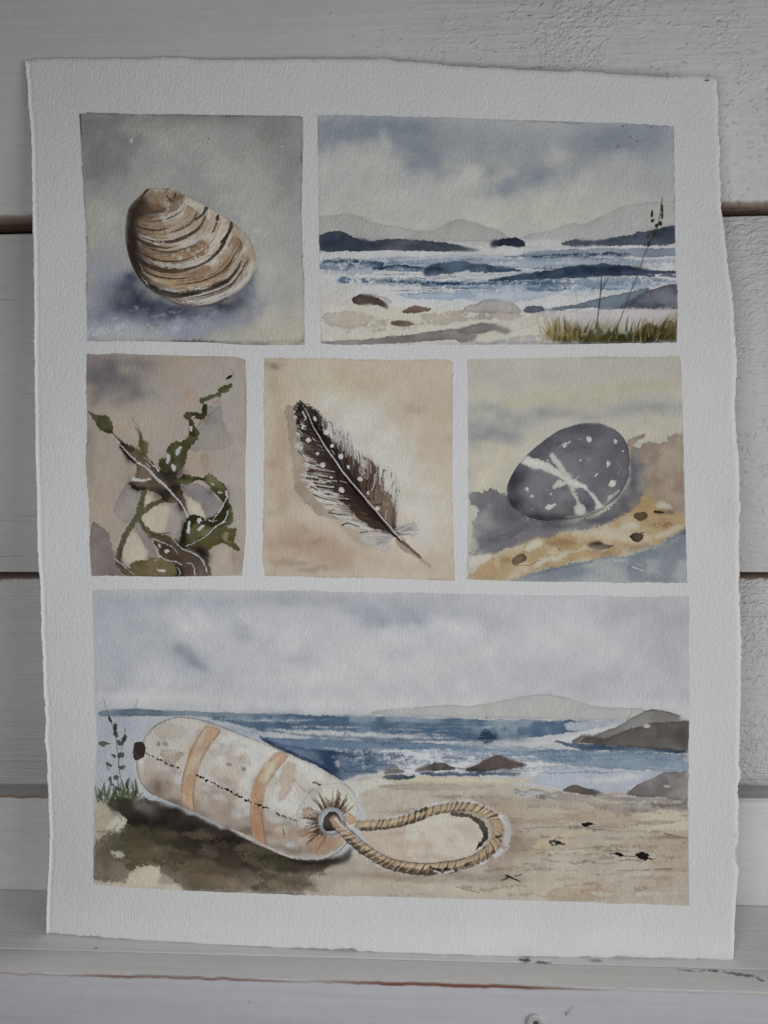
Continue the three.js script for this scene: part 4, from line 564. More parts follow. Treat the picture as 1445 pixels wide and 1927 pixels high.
  for (let i = 0; i < 300; i++) { const t = .02 + .96 * Math.pow(p.r(), .9), right = p.r() < .52, tip = Math.exp(-t * 2.4), q = p.r(), c = q < .5 ? [54, 40, 35] : q < .75 ? [84, 64, 55] : [40, 30, 28], fade = t > .8 ? .6 : 1; barb(t, right, .55 + .5 * p.r(), mix3(c, [36, 28, 26], tip), 6 + p.r() * 7, (.55 + .4 * p.r()) * fade); }
  for (let i = 0; i < 150; i++) { const t = .1 + .85 * p.r(), right = p.r() < .5, b0 = Math.max(.02, t - (right ? .2 : .1)), x0 = rx(t), y0 = ry(t), ex = right ? Rx(b0) : Lx(b0), ey = right ? Ry(b0) : Ly(b0), a = .42 + .3 * p.r(), b = Math.min(1.05, a + .2 + .4 * p.r()); p.ink([[2 + 5 * p.r(), 4 + 9 * p.r(), lerp(x0, ex, a), lerp(y0, ey, a), lerp(x0, ex, b), lerp(y0, ey, b)]], [196, 188, 182], .85, { dry: .25, warp: 2.5 }); }
  for (let i = 0; i < 80; i++) { const t = .05 + .9 * p.r(), right = p.r() < .5, b0 = Math.max(.02, t - (right ? .2 : .1)), x0 = rx(t), y0 = ry(t), ex = right ? Rx(b0) : Lx(b0), ey = right ? Ry(b0) : Ly(b0), a = .7 + .15 * p.r(), b = Math.min(1.06, a + .25 * p.r() + .1); p.ink([[2, 1, lerp(x0, ex, a), lerp(y0, ey, a), lerp(x0, ex, b), lerp(y0, ey, b)]], [110, 94, 84], .7, { warp: 1 }); }
  p.wash([300, 392, 330, 410, 400, 436, 455, 490, 470, 560, 520, 640, 570, 700, 560, 780, 500, 700, 430, 600, 390, 540, 340, 460, 300, 560, 282, 470], [38, 29, 27], .92, { warp: 9, dry: .18 }); p.wash([300, 560, 350, 580, 420, 660, 470, 720, 560, 850, 600, 910, 500, 850, 420, 790, 340, 730, 310, 650], [62, 47, 41], .85, { warp: 9, dry: .22 });
  p.wash([480, 690, 560, 780, 640, 880, 700, 960, 800, 1090, 870, 1180, 840, 1200, 740, 1120, 640, 1000, 560, 920, 500, 800], [52, 39, 35], .85, { warp: 8, soft: 2 }); p.wet([[700, 1060, 60, 40, .7], [660, 1140, 60, 30, .5], [600, 730, 40, 60, .4], [780, 1060, 30, 40, .3]], [58, 44, 38]);
  p.wash([740, 1040, 860, 1010, 920, 1060, 950, 1150, 930, 1230, 860, 1160], [112, 90, 76], .8, { warp: 9, dry: .25 });
  const K = [30, 24, 24];
  p.ink([[7, 3, 300, 722, 320, 745, 328, 766], [8, 3, 880, 852, 872, 890, 868, 936], [5, 3, 880, 850, 896, 860], [6, 2, 935, 870, 925, 905], [4, 2, 946, 930, 932, 985], [5, 2, 968, 980, 962, 1015], [5, 2, 985, 990, 985, 1012], [10, 5, 385, 965, 430, 990], [7, 5, 402, 1015, 470, 1045, 570, 1070], [8, 5, 505, 1140, 560, 1152, 630, 1158], [4, 5, 508, 1138, 540, 1116], [8, 5, 596, 1228, 640, 1214, 715, 1236], [7, 3, 720, 1278, 772, 1272], [6, 6, 820, 1088, 870, 1082]], K, .92, { warp: 1 });
  // grey down
  p.wash([720, 1290, 820, 1280, 900, 1290, 940, 1330, 900, 1390, 820, 1385, 740, 1350], [172, 166, 162], .8, { warp: 10, dry: .2 }); p.wash([960, 1230, 1040, 1200, 1110, 1220, 1100, 1290, 1020, 1300], [170, 165, 162], .8, { warp: 10, dry: .2 });
  for (let i = 0; i < 70; i++) { const u = p.r() < .55, x = u ? 940 - 20 * p.r() : 950 + 30 * p.r(), y = u ? 1290 + 30 * p.r() : 1250 + 40 * p.r(), an = u ? 2.2 + p.r() * 1.1 : -.75 + p.r() * 1.1, L = 50 + 120 * p.r(); p.ink([[4, 1.5, x, y, x + Math.cos(an) * L * .5 + 12 * (p.r() - .5), y + Math.sin(an) * L * .5 + 14 * (p.r() - .5), x + Math.cos(an) * L, y + Math.sin(an) * L * .7]], p.r() < .6 ? [124, 118, 116] : [206, 203, 202], .7, { warp: 1.5, dry: .1 }); }
  p.wet([[840, 1340, 40, 25, .6], [1070, 1245, 30, 14, .6]], [132, 126, 124]);
  // shaft
  p.wash([960, 1330, 1000, 1318, 1140, 1452, 1180, 1490, 1110, 1450, 1010, 1400], [142, 120, 108], .8, { warp: 3 }); p.ink([[30, 20, 1060, 1400, 1110, 1440, 1190, 1506]], [150, 138, 124], .75, { warp: 3 }); p.ink([[26, 14, 985, 1325, 1060, 1385, 1130, 1450]], [104, 82, 72], .85, { warp: 3 });
  p.ink([[9, 13, 372, 510, 420, 610, 480, 700, 598, 880, 696, 1002, 796, 1124, 914, 1262, 990, 1332]], K, .92, { warp: 2, dry: .12 });
  p.ink([[3, 9, 345, 430, 376, 500, 405, 565, 484, 692, 606, 870], [9, 6, 606, 870, 704, 986, 806, 1104, 928, 1246, 1000, 1330]], [206, 198, 192], .95, { warp: 1.2 }); p.ink([[3, 3, 720, 990, 830, 1120, 950, 1250, 1030, 1335], [3, 3, 1000, 1330, 1060, 1382, 1140, 1448]], [70, 54, 48], .8, { warp: 1 });
  p.ink([[8, 6, 330, 450, 352, 500, 340, 510], [5, 3, 300, 580, 330, 610], [5, 3, 398, 635, 420, 655], [5, 2, 465, 480, 488, 540], [4, 2, 530, 720, 548, 748], [4, 5, 300, 880, 390, 900, 560, 930], [4, 4, 380, 830, 470, 850, 545, 862], [8, 4, 420, 1010, 500, 1030, 640, 1050], [4, 3, 580, 925, 630, 938], [7, 3, 540, 560, 565, 610, 575, 680], [6, 3, 625, 640, 632, 690, 640, 740], [8, 4, 660, 660, 690, 700, 702, 740], [7, 4, 820, 880, 815, 940, 800, 990], [5, 4, 890, 940, 882, 990], [5, 3, 900, 1130, 892, 1190]], [204, 197, 191], .9, { dry: .12 });
  p.dots([[530, 690, 9, 12, .3], [430, 740, 12, 10], [640, 830, 10, 12], [520, 900, 12, 9], [770, 1010, 9, 12], [330, 560, 9, 12], [490, 597, 19, 16], [372, 645, 17, 15], [588, 760, 17, 19], [466, 818, 20, 18], [718, 912, 19, 16], [590, 990, 22, 17, .4], [412, 505, 10, 18, -.3], [836, 1110, 18, 14]], [212, 212, 214], .97, { warp: 3 });
  p.border([160, 138, 116], .45, 10);
}
{ // ---- pebble
  const p = new Panel('pebble_painting', 'painting of a dark grey pebble with crossing white veins on sand', [242.59, 90.809, 0.157, 0.176, -1.155, 0.001], [344.322, -1.075, -90.995, 1.169, 0.002, -0.182], [242, 207, 371, 340],
    [[35, 92, 400, 85, 700, 78, 1000, 74, 1335, 74], [1336, 74, 1346, 140, 1356, 400, 1365, 700, 1376, 1200, 1384, 1468], [34, 1450, 250, 1458, 400, 1462, 800, 1466, 1384, 1470], [35, 92, 40, 300, 38, 500, 42, 900, 38, 1200, 34, 1450]], [190, 189, 191], 105); panels.push(p);
  p.fill([178, 173, 162]);
  p.wet([[600, 160, 600, 60, .5], [1150, 180, 200, 70, .4]], [170, 166, 164]); p.wet([[500, 350, 220, 40, .7], [1000, 270, 280, 36, .7], [800, 310, 200, 30, .5], [1280, 250, 80, 40, .5]], [173, 168, 142]);
  p.wet([[150, 700, 120, 160, .8], [350, 640, 120, 50, .6], [600, 460, 120, 50, .5], [1250, 480, 100, 50, .5], [1100, 560, 60, 40, .5]], [186, 178, 160]);
  p.wet([[220, 510, 150, 60, .85], [90, 480, 60, 100, .8], [420, 430, 160, 44, .6], [320, 580, 80, 40, .5], [1080, 375, 240, 40, .65], [800, 430, 120, 30, .4], [150, 400, 120, 40, .5]], [142, 144, 148]); p.wet([[130, 570, 90, 26, .5], [290, 560, 50, 26, .4], [560, 410, 200, 30, .35]], [126, 130, 137]);
  p.wash([1015, 612, 1040, 585, 1120, 556, 1128, 568, 1060, 612, 1028, 632], [160, 140, 128], .85, { warp: 4, edge: .3 });
  p.wash([1030, 640, 1098, 640, 1110, 615, 1140, 603, 1250, 606, 1265, 572, 1345, 556, 1360, 600, 1370, 900, 1372, 1150, 1200, 1010, 1100, 960, 1060, 800], [156, 137, 124], .9, { warp: 5, edge: .22, c2: [146, 126, 112] }); p.wet([[1280, 900, 80, 140, .5], [1150, 1000, 80, 60, .3]], [164, 144, 120]);
  p.wash([50, 930, 100, 908, 160, 900, 235, 912, 292, 935, 340, 1030, 460, 1080, 700, 1090, 900, 1030, 1030, 840, 1045, 650, 1095, 650, 1120, 780, 1115, 930, 1060, 1040, 900, 1110, 700, 1160, 500, 1210, 330, 1250, 200, 1290, 45, 1300, 90, 1260, 70, 1190, 60, 1110, 110, 1020, 60, 980], [132, 130, 133], .92, { warp: 9, edge: .12, c2: [119, 117, 123], lost: 1.0, vary: .5 });
  p.wet([[330, 1060, 70, 40, .7], [560, 1120, 200, 30, .8], [850, 1080, 160, 36, .8], [1010, 960, 50, 80, .75], [1060, 820, 30, 120, .6], [290, 980, 40, 60, .6], [220, 1060, 80, 60, .35]], [84, 83, 93], { rag: .5 });
  p.wet([[180, 1180, 100, 60, .4], [130, 960, 60, 40, .3]], [112, 108, 116]);
  p.wash([40, 1450, 90, 1390, 200, 1325, 380, 1225, 600, 1175, 850, 1120, 1050, 1020, 1120, 940, 1220, 990, 1340, 1060, 1376, 1150, 1200, 1235, 1000, 1295, 700, 1340, 450, 1400, 300, 1460], [184, 168, 142], .92, { warp: 10, edge: .06, c2: [172, 148, 112], lost: 1, vary: .6 });
  p.wet([[1140, 980, 80, 60, .8], [600, 1320, 160, 24, .7], [300, 1290, 110, 36, .6], [980, 1230, 120, 28, .7], [1080, 1100, 80, 60, .5], [180, 1370, 90, 26, .6], [700, 1210, 180, 30, .5]], [166, 134, 92]); p.wet([[600, 1230, 60, 26, .6], [300, 1330, 60, 26, .5], [1100, 1250, 80, 20, .4], [860, 1290, 60, 20, .5], [1230, 1110, 60, 40, .4]], [126, 94, 66]);
  p.wash([380, 1270, 440, 1215, 495, 1215, 490, 1250, 420, 1280], [200, 188, 166], .85, { warp: 7 }); p.wash([660, 1285, 740, 1250, 860, 1230, 950, 1236, 850, 1265, 740, 1270], [200, 190, 172], .7, { warp: 6, dry: .3 }); p.wash([960, 1140, 1030, 1095, 1080, 1100, 1050, 1130], [198, 188, 172], .75, { warp: 7 }); p.wash([440, 1350, 560, 1290, 680, 1280, 560, 1350, 450, 1380], [204, 194, 182], .6, { dry: .42, warp: 8 }); p.wash([1200, 1000, 1230, 965, 1300, 1010, 1280, 1020], [206, 196, 178], .6, {}); p.wash([60, 1290, 200, 1290, 110, 1360, 50, 1390], [190, 184, 174], .7, { warp: 6 }); p.wash([1180, 1180, 1300, 1120, 1360, 1110, 1330, 1160, 1230, 1200], [194, 184, 164], .6, { warp: 6 });
  p.wash([160, 1200, 300, 1150, 380, 1140, 330, 1180, 190, 1225], [104, 98, 98], .6, { dry: .3 }); p.wash([45, 1300, 160, 1230, 340, 1190, 300, 1250, 160, 1290], [112, 108, 114], .6, { warp: 6, dry: .25 });
  const K = [66, 54, 48];
  p.wash([784, 1232, 838, 1208, 890, 1232, 942, 1242, 900, 1256, 830, 1268, 792, 1255], [104, 88, 76], .9, { edge: .4 }); p.wet([[830, 1225, 30, 12, .9]], [48, 40, 38]); p.wash([1036, 1182, 1080, 1158, 1122, 1172, 1108, 1206, 1062, 1214], [74, 62, 54], .92, { edge: .4 }); p.ink([[6, 3, 1100, 1165, 1130, 1158], [5, 3, 1030, 1180, 1060, 1210]], [40, 34, 34], .9);
  p.wash([1185, 1032, 1230, 1022, 1300, 1035, 1314, 1055, 1260, 1050, 1200, 1045], [134, 112, 90], .85, { edge: .4 }); p.ink([[16, 6, 1190, 1030, 1240, 1040]], [52, 42, 38], .9); p.wash([1056, 1060, 1078, 1036, 1120, 1035, 1145, 1055, 1135, 1078, 1090, 1090], [112, 90, 68], .9, { edge: .35 }); p.wash([312, 1330, 340, 1300, 385, 1296, 398, 1325, 370, 1345, 320, 1358], [112, 92, 74], .9, { edge: .45 }); p.ink([[6, 3, 320, 1362, 420, 1360, 470, 1328]], [120, 96, 72], .7); p.ink([[4, 3, 314, 1320, 316, 1356, 345, 1360]], K, .8);
  p.wash([1170, 1110, 1300, 1090, 1290, 1120, 1200, 1140], [130, 96, 70], .6, { dry: .6 }); p.dots([[600, 1262, 7], [1240, 1120, 4], [1255, 1105, 3], [690, 1230, 4], [1200, 1130, 4]], [96, 74, 58], .8);
  p.wash([290, 1470, 450, 1412, 600, 1370, 760, 1338, 900, 1316, 1050, 1290, 1200, 1238, 1345, 1160, 1385, 1195, 1390, 1480, 800, 1480], [148, 153, 157], .95, { warp: 7, edge: .25, c2: [134, 140, 148] });
  p.wet([[1200, 1300, 140, 40, .6], [700, 1410, 150, 30, .6], [1340, 1210, 40, 40, .6], [1000, 1370, 140, 30, .4]], [110, 120, 134]); p.ink([[4, 10, 340, 1462, 480, 1418, 600, 1380, 760, 1350, 860, 1320], [10, 5, 860, 1320, 960, 1312, 1090, 1290, 1200, 1240], [5, 14, 1200, 1240, 1290, 1200, 1370, 1160]], [96, 106, 122], .75, { dry: .3, warp: 5, soft: 1 }); p.wash([820, 1330, 1000, 1296, 1180, 1250, 1260, 1205, 1240, 1230, 1100, 1290, 900, 1325], [172, 176, 172], .7, { warp: 5 });
  p.ink([[8, 5, 1050, 1370, 1085, 1385, 1120, 1400], [4, 3, 940, 1336, 990, 1334], [3, 3, 1070, 1350, 1110, 1366]], [206, 208, 210], .9); p.wet([[1360, 1165, 24, 20, .8]], [70, 84, 100]);
  // the pebble
  const peb = [279, 930, 284, 860, 328, 770, 398, 690, 498, 600, 600, 533, 700, 496, 800, 484, 882, 496, 952, 530, 1007, 590, 1030, 660, 1032, 760, 1017, 850, 962, 942, 882, 1002, 782, 1047, 650, 1082, 540, 1092, 440, 1077, 368, 1042, 308, 992];
  p.wash(peb, [92, 90, 100], .97, { warp: 2, edge: .35, c2: [100, 98, 108] });
  p.clip(peb);
  p.wet([[345, 930, 80, 110, .9], [440, 1050, 110, 40, .85], [600, 1070, 120, 24, .7], [330, 840, 40, 60, .6]], [46, 44, 56], { rag: .5 }); p.wet([[560, 620, 120, 60, .6], [460, 690, 60, 40, .6], [740, 530, 140, 30, .5], [690, 670, 90, 20, .4], [600, 720, 60, 40, .4]], [72, 70, 82]);
  p.wet([[800, 740, 170, 130, .85], [640, 760, 110, 60, .5], [700, 580, 100, 40, .5], [480, 850, 80, 100, .8], [900, 620, 80, 70, .4], [880, 880, 80, 60, .5], [820, 600, 60, 26, .5], [560, 950, 70, 40, .5]], [124, 122, 129]); p.wet([[690, 990, 60, 50, .5], [380, 800, 50, 40, .5], [760, 1000, 50, 30, .5]], [62, 60, 72]);
  p.ink([[4, 3, 640, 660, 720, 640, 800, 640], [3, 3, 720, 628, 750, 636, 770, 610]], [64, 62, 72], .6);
  const Wv = [204, 197, 186];
  p.wash([366, 729, 402, 686, 454, 701, 522, 735, 582, 769, 642, 814, 702, 834, 762, 868, 778, 898, 815, 922, 853, 972, 884, 1000, 825, 1014, 824, 982, 796, 934, 751, 894, 688, 872, 658, 865, 598, 822, 519, 787, 449, 761], Wv, .95, { warp: 5, edge: .2 });
  p.wash([538, 675, 571, 679, 612, 728, 642, 768, 663, 800, 694, 856, 710, 920, 734, 979, 756, 990, 766, 1041, 697, 1055, 688, 1009, 708, 990, 686, 920, 661, 869, 617, 811, 577, 751], Wv, .93, { warp: 6, edge: .2 }); p.wash([556, 886, 580, 850, 612, 840, 640, 850, 596, 886], Wv, .85, { warp: 6 }); p.ink([[5, 3, 530, 710, 545, 735, 560, 750], [4, 4, 600, 880, 640, 860], [4, 3, 700, 836, 720, 812], [3, 3, 520, 712, 540, 714]], Wv, .9);
  p.dots([[405, 893, 10.9], [431, 935, 9.4], [538, 1003, 28.1, 17.2, -.3], [570, 990, 12.5, 6.2, -.5], [782, 582, 14.0, 18.7, -.4], [636, 616, 12.5, 18.7, .6], [660, 600, 10.9, 3.9, -.5], [948, 602, 10.9, 15.6, .2], [902, 738, 10.9, 21.8], [928, 858, 20.3, 17.2, -.4], [832, 802, 17.2, 7.0, -.7], [912, 936, 15.6, 6.2, -.5], [736, 712, 12.5, 3.9, -.8], [546, 928, 5.5], [440, 1018, 4.7, 3.1], [488, 992, 3.1], [990, 662, 4.7, 7.8, .4], [528, 900, 3.9], [784, 704, 6.2, 3.1], [726, 585, 3.9]], [206, 199, 184], .93, { warp: 4 });
  p.ink([[4, 10, 870, 990, 920, 950, 970, 900], [3, 4, 640, 1064, 740, 1052, 840, 1016], [5, 3, 600, 630, 640, 606], [4, 3, 960, 800, 980, 760], [8, 3, 900, 960, 950, 910]], [184, 178, 170], .75, { dry: .3 }); p.wet([[980, 790, 30, 80, .35]], [130, 128, 134]);
  p.clip(null);
  p.ink([[5, 5, 276, 930, 282, 856, 326, 764, 396, 684, 496, 594, 598, 528, 700, 490, 800, 478]], [206, 202, 194], .8, { dry: .22, warp: 2 }); p.ink([[3, 3, 330, 766, 400, 686, 500, 597, 600, 530, 700, 493, 800, 482, 884, 494]], [104, 102, 108], .6, { dry: .2 }); p.ink([[5, 5, 300, 990, 368, 1048, 440, 1084, 540, 1098, 650, 1088, 782, 1054, 884, 1008]], [54, 52, 64], .7, { soft: 1 });
  p.border([166, 158, 142], .35, 10);
}
{ // ---- buoy (second half of the sketch was measured on its own grid: B() moves it over)
  const p = new Panel('buoy_painting', 'painting of a weathered buoy with rope loop on a beach', [23.779, 127.579, -0.379, 0.327, -2.114, 0], [210.906, 0.961, -124.426, 2.123, -0.044, -0.329], [26, 26, 374, 210],
    [[42, 50, 500, 52, 1000, 60, 1445, 66, 2000, 76, 2400, 80, 2826, 83], [2826, 83, 2824, 620, 2824, 1030, 2828, 1340, 2832, 1531], [45, 1434, 300, 1450, 700, 1465, 1395, 1486, 1900, 1498, 2330, 1514, 2832, 1533], [42, 50, 50, 500, 52, 620, 58, 800, 50, 1000, 46, 1250, 45, 1434]], [184, 184, 188], 106); panels.push(p);
  const B = (a, k = 0) => a.map((v, i) => (i < k ? v : (i - k) % 2 ? v * 1.0345 : v * 1.0345 + 1395));
  p.fill([173, 174, 181]);
  p.wet([[800, 100, 700, 40, .6], [1500, 160, 220, 50, .7], [1000, 110, 200, 30, .5], [2600, 160, 260, 70, .5], [2700, 330, 160, 160, .35]], [148, 151, 163]); p.wet([[1460, 180, 130, 40, .7], [1330, 160, 100, 26, .5], [1800, 170, 100, 40, .4], [740, 230, 90, 60, .5], [240, 210, 160, 60, .35]], [134, 141, 160]);
  p.wet([[120, 330, 110, 220, .6], [480, 420, 160, 60, .5], [300, 130, 220, 60, .4], [330, 300, 120, 60, .3]], [158, 164, 178]); p.wet([[490, 360, 90, 36, .75, .5], [540, 410, 60, 20, .5, .5]], [122, 129, 145], { rag: .6 });
  p.wet([[620, 220, 130, 90, .7], [950, 280, 140, 70, .6], [1000, 420, 220, 60, .5], [1330, 400, 200, 80, .7], [1650, 250, 200, 60, .6], [1700, 420, 150, 80, .5], [2200, 300, 240, 90, .5], [340, 480, 100, 70, .5], [1250, 480, 120, 60, .5]], [190, 190, 194], { rag: 1.1 }); p.wet([[2000, 420, 200, 70, .4], [1500, 330, 90, 40, .4], [2400, 450, 200, 70, .4], [1080, 370, 160, 30, .4], [2000, 200, 140, 40, .35]], [160, 162, 171]);
  p.wet([[1000, 570, 900, 30, .6], [250, 560, 160, 36, .6]], [188, 189, 193]); p.wash([1100, 595, 1500, 600, 2000, 590, 2820, 560, 2830, 640, 1100, 640], [184, 185, 190], .5, { soft: 6, edge: 0 });
  p.wash(B([-20, 598, 150, 582, 300, 571, 400, 575, 520, 553, 620, 535, 720, 520, 800, 529, 900, 558, 1000, 578, 1180, 588, 1180, 636, 600, 632, 0, 617]), [160, 160, 162], .85, { warp: 2, edge: .2, c2: [167, 166, 166] });
  // sea
  p.wash([60, 636, 300, 640, 620, 640, 840, 700, 820, 760, 400, 700, 240, 800, 230, 1000, 60, 1010], [166, 171, 182], .9, { warp: 6, edge: .1 }); p.wet([[100, 800, 50, 130, .5], [180, 700, 70, 30, .4]], [148, 156, 176]);
  p.wash([78, 624, 180, 612, 300, 614, 440, 620, 700, 629, 1000, 638, 1000, 650, 600, 648, 360, 644, 120, 646, 74, 642], [106, 124, 142], .92, { warp: 3, edge: .25 });
  p.wet([[900, 690, 300, 40, .6], [1300, 700, 240, 34, .6], [1700, 700, 200, 26, .4]], [82, 104, 130]); p.wash([600, 650, 800, 640, 1100, 642, 1500, 648, 2000, 660, 2400, 664, 2560, 672, 2300, 716, 1960, 752, 1500, 760, 1100, 745, 900, 722, 700, 690], [116, 133, 152], .93, { warp: 4, c2: [82, 104, 128], edge: .15 }); p.wash([640, 664, 800, 668, 1100, 676, 1500, 674, 1600, 690, 1200, 700, 900, 702, 760, 690], [84, 104, 128], .85, { warp: 4, dry: .15 });
  p.wash([610, 660, 700, 680, 800, 704, 790, 712, 700, 700, 620, 680], [180, 184, 194], .7, { warp: 4 }); p.wash([900, 706, 1100, 712, 1400, 724, 1700, 732, 1700, 746, 1400, 744, 1100, 732, 940, 718], [186, 188, 195], .85, { warp: 5, dry: .2 });
  p.wet(B([250, 690, 480, 712, 430, 738]).reduce((o, v, i, a) => { if (i % 2 === 0) o.push([v, a[i + 1], 120, 16, .6]); return o; }, []), [68, 90, 118]); p.wash(B([425, 718, 455, 688, 480, 686, 520, 722, 480, 738, 440, 730]), [44, 60, 86], .8, { warp: 7, soft: 2 });
  p.wash([840, 748, 1100, 752, 1500, 762, 1880, 790, 1860, 800, 1500, 800, 1200, 812, 1000, 800], [84, 108, 138], .92, { warp: 4, c2: [106, 126, 152] });
  p.wash([820, 738, 950, 778, 1100, 800, 1300, 806, 1480, 812, 1480, 890, 1400, 905, 1300, 915, 1205, 942, 1100, 880, 950, 806], [72, 92, 120], .93, { warp: 5, c2: [54, 72, 100], edge: .2 }); p.wash([820, 740, 930, 790, 1060, 850, 1160, 905, 1215, 945, 1120, 890, 1000, 840, 880, 785], [40, 56, 86], .9, { warp: 3, soft: 1 });
  p.wash([1100, 796, 1300, 800, 1480, 806, 1440, 822, 1260, 818], [180, 186, 198], .7, { dry: .4, warp: 5 }); p.wash([1180, 850, 1330, 840, 1480, 850, 1480, 880, 1300, 900, 1200, 890], [164, 170, 188], .75, { dry: .46, warp: 5 });
  p.wash(B([-10, 780, 160, 770, 420, 776, 700, 800, 880, 850, 700, 900, 640, 850, 560, 800, 470, 810, 340, 865, 150, 880, -10, 880]), [184, 186, 196], .92, { warp: 5, edge: 0 }); p.wash(B([20, 800, 200, 810, 340, 800, 420, 820, 300, 835, 60, 840]), [120, 132, 152], .6, { dry: .56, warp: 5 });
  p.wash(B([640, 790, 760, 770, 900, 775, 1350, 790, 1345, 815, 1400, 830, 1400, 872, 1150, 862, 900, 846, 740, 815]), [112, 131, 154], .93, { warp: 5, c2: [132, 148, 168] }); p.wash(B([700, 885, 850, 850, 1000, 862, 1150, 866, 1300, 876, 1130, 930, 1100, 966, 900, 952, 700, 930]), [160, 168, 184], .9, { warp: 7, edge: .12 }); p.wash(B([880, 905, 1100, 880, 1200, 872, 1120, 910, 1000, 925]), [192, 193, 199], .8, { warp: 8, dry: .25 }); p.wash(B([560, 750, 700, 735, 860, 700, 1000, 660, 1100, 640, 1000, 700, 880, 735, 700, 755]), [194, 195, 200], .9, { warp: 5 }); p.wash(B([830, 650, 950, 640, 1100, 640, 1000, 668, 860, 690]), [172, 178, 190], .7, { warp: 5 });
  p.wash(B([780, 742, 800, 735, 900, 742, 1050, 748, 1300, 764, 1370, 770, 1330, 782, 1000, 775, 950, 780, 860, 758]), [58, 80, 106], .92, { warp: 4 }); p.wet(B([1150, 775]).length ? [[2585, 803, 120, 14, .6]] : [], [84, 106, 132]);
  p.wash(B([862, 738, 900, 708, 950, 706, 1000, 688, 1060, 665, 1100, 640, 1180, 597, 1240, 588, 1340, 612, 1346, 634, 1400, 640, 1400, 700, 1000, 740]), [126, 123, 123], .95, { warp: 3, edge: .3 });
  p.wash(B([900, 738, 930, 715, 1000, 718, 1100, 684, 1200, 652, 1330, 638, 1400, 652, 1400, 768, 1200, 762, 1050, 752]), [84, 79, 77], .95, { warp: 3, edge: .3, c2: [102, 97, 94] }); p.wet([[2790, 750, 40, 50, .5], [2400, 740, 60, 16, .4]], [64, 57, 54]); p.ink([B([4, 4, 870, 740, 905, 705, 945, 706], 2), B([3, 3, 1180, 597, 1240, 590, 1330, 612], 2)], [70, 66, 64], .7);
  p.dots([[2628, 686, 14, 9]], [190, 190, 192], .7);
  for (let i = 0; i < 150; i++) { const x = (i % 3 ? 1150 : 640) + p.r() * 1500, y = 660 + p.r() * 250, L = 80 + p.r() * 340, q = p.r(); if (y > 905 && x < 1500) continue; if (x + L > 2160 && y < 790 && x + L > 2160) continue; if (x < 1260 && y > 740 + (x - 820) * .5) continue; p.ink([[4 + p.r() * 12, 3, x, y, x + L * .5, y + (p.r() - .5) * 8, Math.min(2824, x + L), y + (p.r() - .5) * 12]], q < .5 ? [74, 98, 124] : q < .86 ? [112, 132, 154] : [198, 200, 206], .35 + .45 * p.r(), { dry: .42, belly: 1, warp: 3 }); }
  p.wash([1480, 770, 1900, 780, 2250, 800, 2400, 830, 2200, 860, 1900, 830, 1600, 820], [104, 128, 156], .55, { dry: .35, warp: 6 }); p.wash([1210, 835, 1450, 820, 1560, 840, 1500, 880, 1300, 905, 1220, 900], [66, 88, 118], .7, { dry: .4, warp: 5 });
  // beach
  p.wash([1200, 950, 1500, 920, 1900, 946, 2300, 1000, 2840, 1030, 2840, 1550, 1000, 1500, 60, 1450, 50, 1080, 300, 1040, 700, 1200, 1280, 1280, 1290, 1000], [164, 154, 143], 1, { warp: 6, edge: 0, c2: [174, 166, 156] });
  p.wash([1210, 950, 1400, 930, 1450, 960, 1300, 1010, 1290, 1060, 1240, 980], [196, 190, 180], .7, { warp: 6 });
  p.wash(B([-20, 888, 200, 892, 560, 900, 700, 912, 500, 925, 100, 918]), [188, 180, 156], .85, { warp: 5, dry: .15 }); p.wash(B([-10, 935, 160, 925, 400, 930, 520, 940, 300, 955, 60, 952]), [152, 144, 138], .8, { warp: 5, dry: .25 });
  p.wash(B([600, 955, 820, 965, 980, 985, 1180, 985, 1390, 1000, 1385, 1040, 1250, 1050, 1050, 1060, 900, 1010, 700, 990]), [134, 128, 130], .85, { warp: 6, dry: .18, c2: [118, 113, 118] }); p.wash(B([840, 985, 980, 990, 1120, 1010, 1000, 1020]), [176, 168, 150], .6, { dry: .3 }); p.wash(B([1110, 1060, 1250, 1045, 1390, 1050, 1390, 1130, 1280, 1150, 1160, 1100]), [186, 180, 164], .7, { warp: 8, dry: .2 }); p.wash(B([1160, 1096, 1300, 1090, 1320, 1104, 1200, 1110]), [158, 152, 142], .7, {});
  p.wash(B([600, 960, 700, 955, 800, 975, 690, 990]), [200, 200, 200], .6, { dry: .45 }); p.ink([B([6, 5, 900, 970, 1000, 1000, 1120, 1012, 1250, 1000], 2)], [198, 192, 176], .7, { dry: .45, warp: 5 });
  p.wet([[2400, 1140, 300, 40, .6], [2250, 1260, 200, 24, .5], [1950, 1080, 140, 40, .5], [2780, 1290, 80, 80, .5], [2320, 1450, 160, 28, .6], [2700, 1400, 120, 60, .4], [2600, 1230, 200, 30, .5]], [164, 144, 124]); p.wet([[2200, 1420, 200, 50, .5], [1500, 1430, 240, 40, .6], [2480, 1260, 150, 30, .5], [2700, 1180, 120, 30, .5], [2100, 1330, 120, 30, .4], [1800, 1460, 200, 30, .5]], [182, 177, 158]);
  p.wet([[1990, 1230, 110, 60, .75], [2100, 1240, 60, 40, .6], [1900, 1040, 180, 30, .5], [2170, 1060, 140, 20, .35], [1500, 1380, 300, 40, .5], [1960, 1330, 90, 40, .6], [2260, 1130, 80, 16, .4]], [146, 128, 115]); p.wet([[2760, 1210, 60, 12, .8], [2090, 1270, 80, 10, .6], [1820, 1390, 200, 16, .4]], [118, 98, 84]);
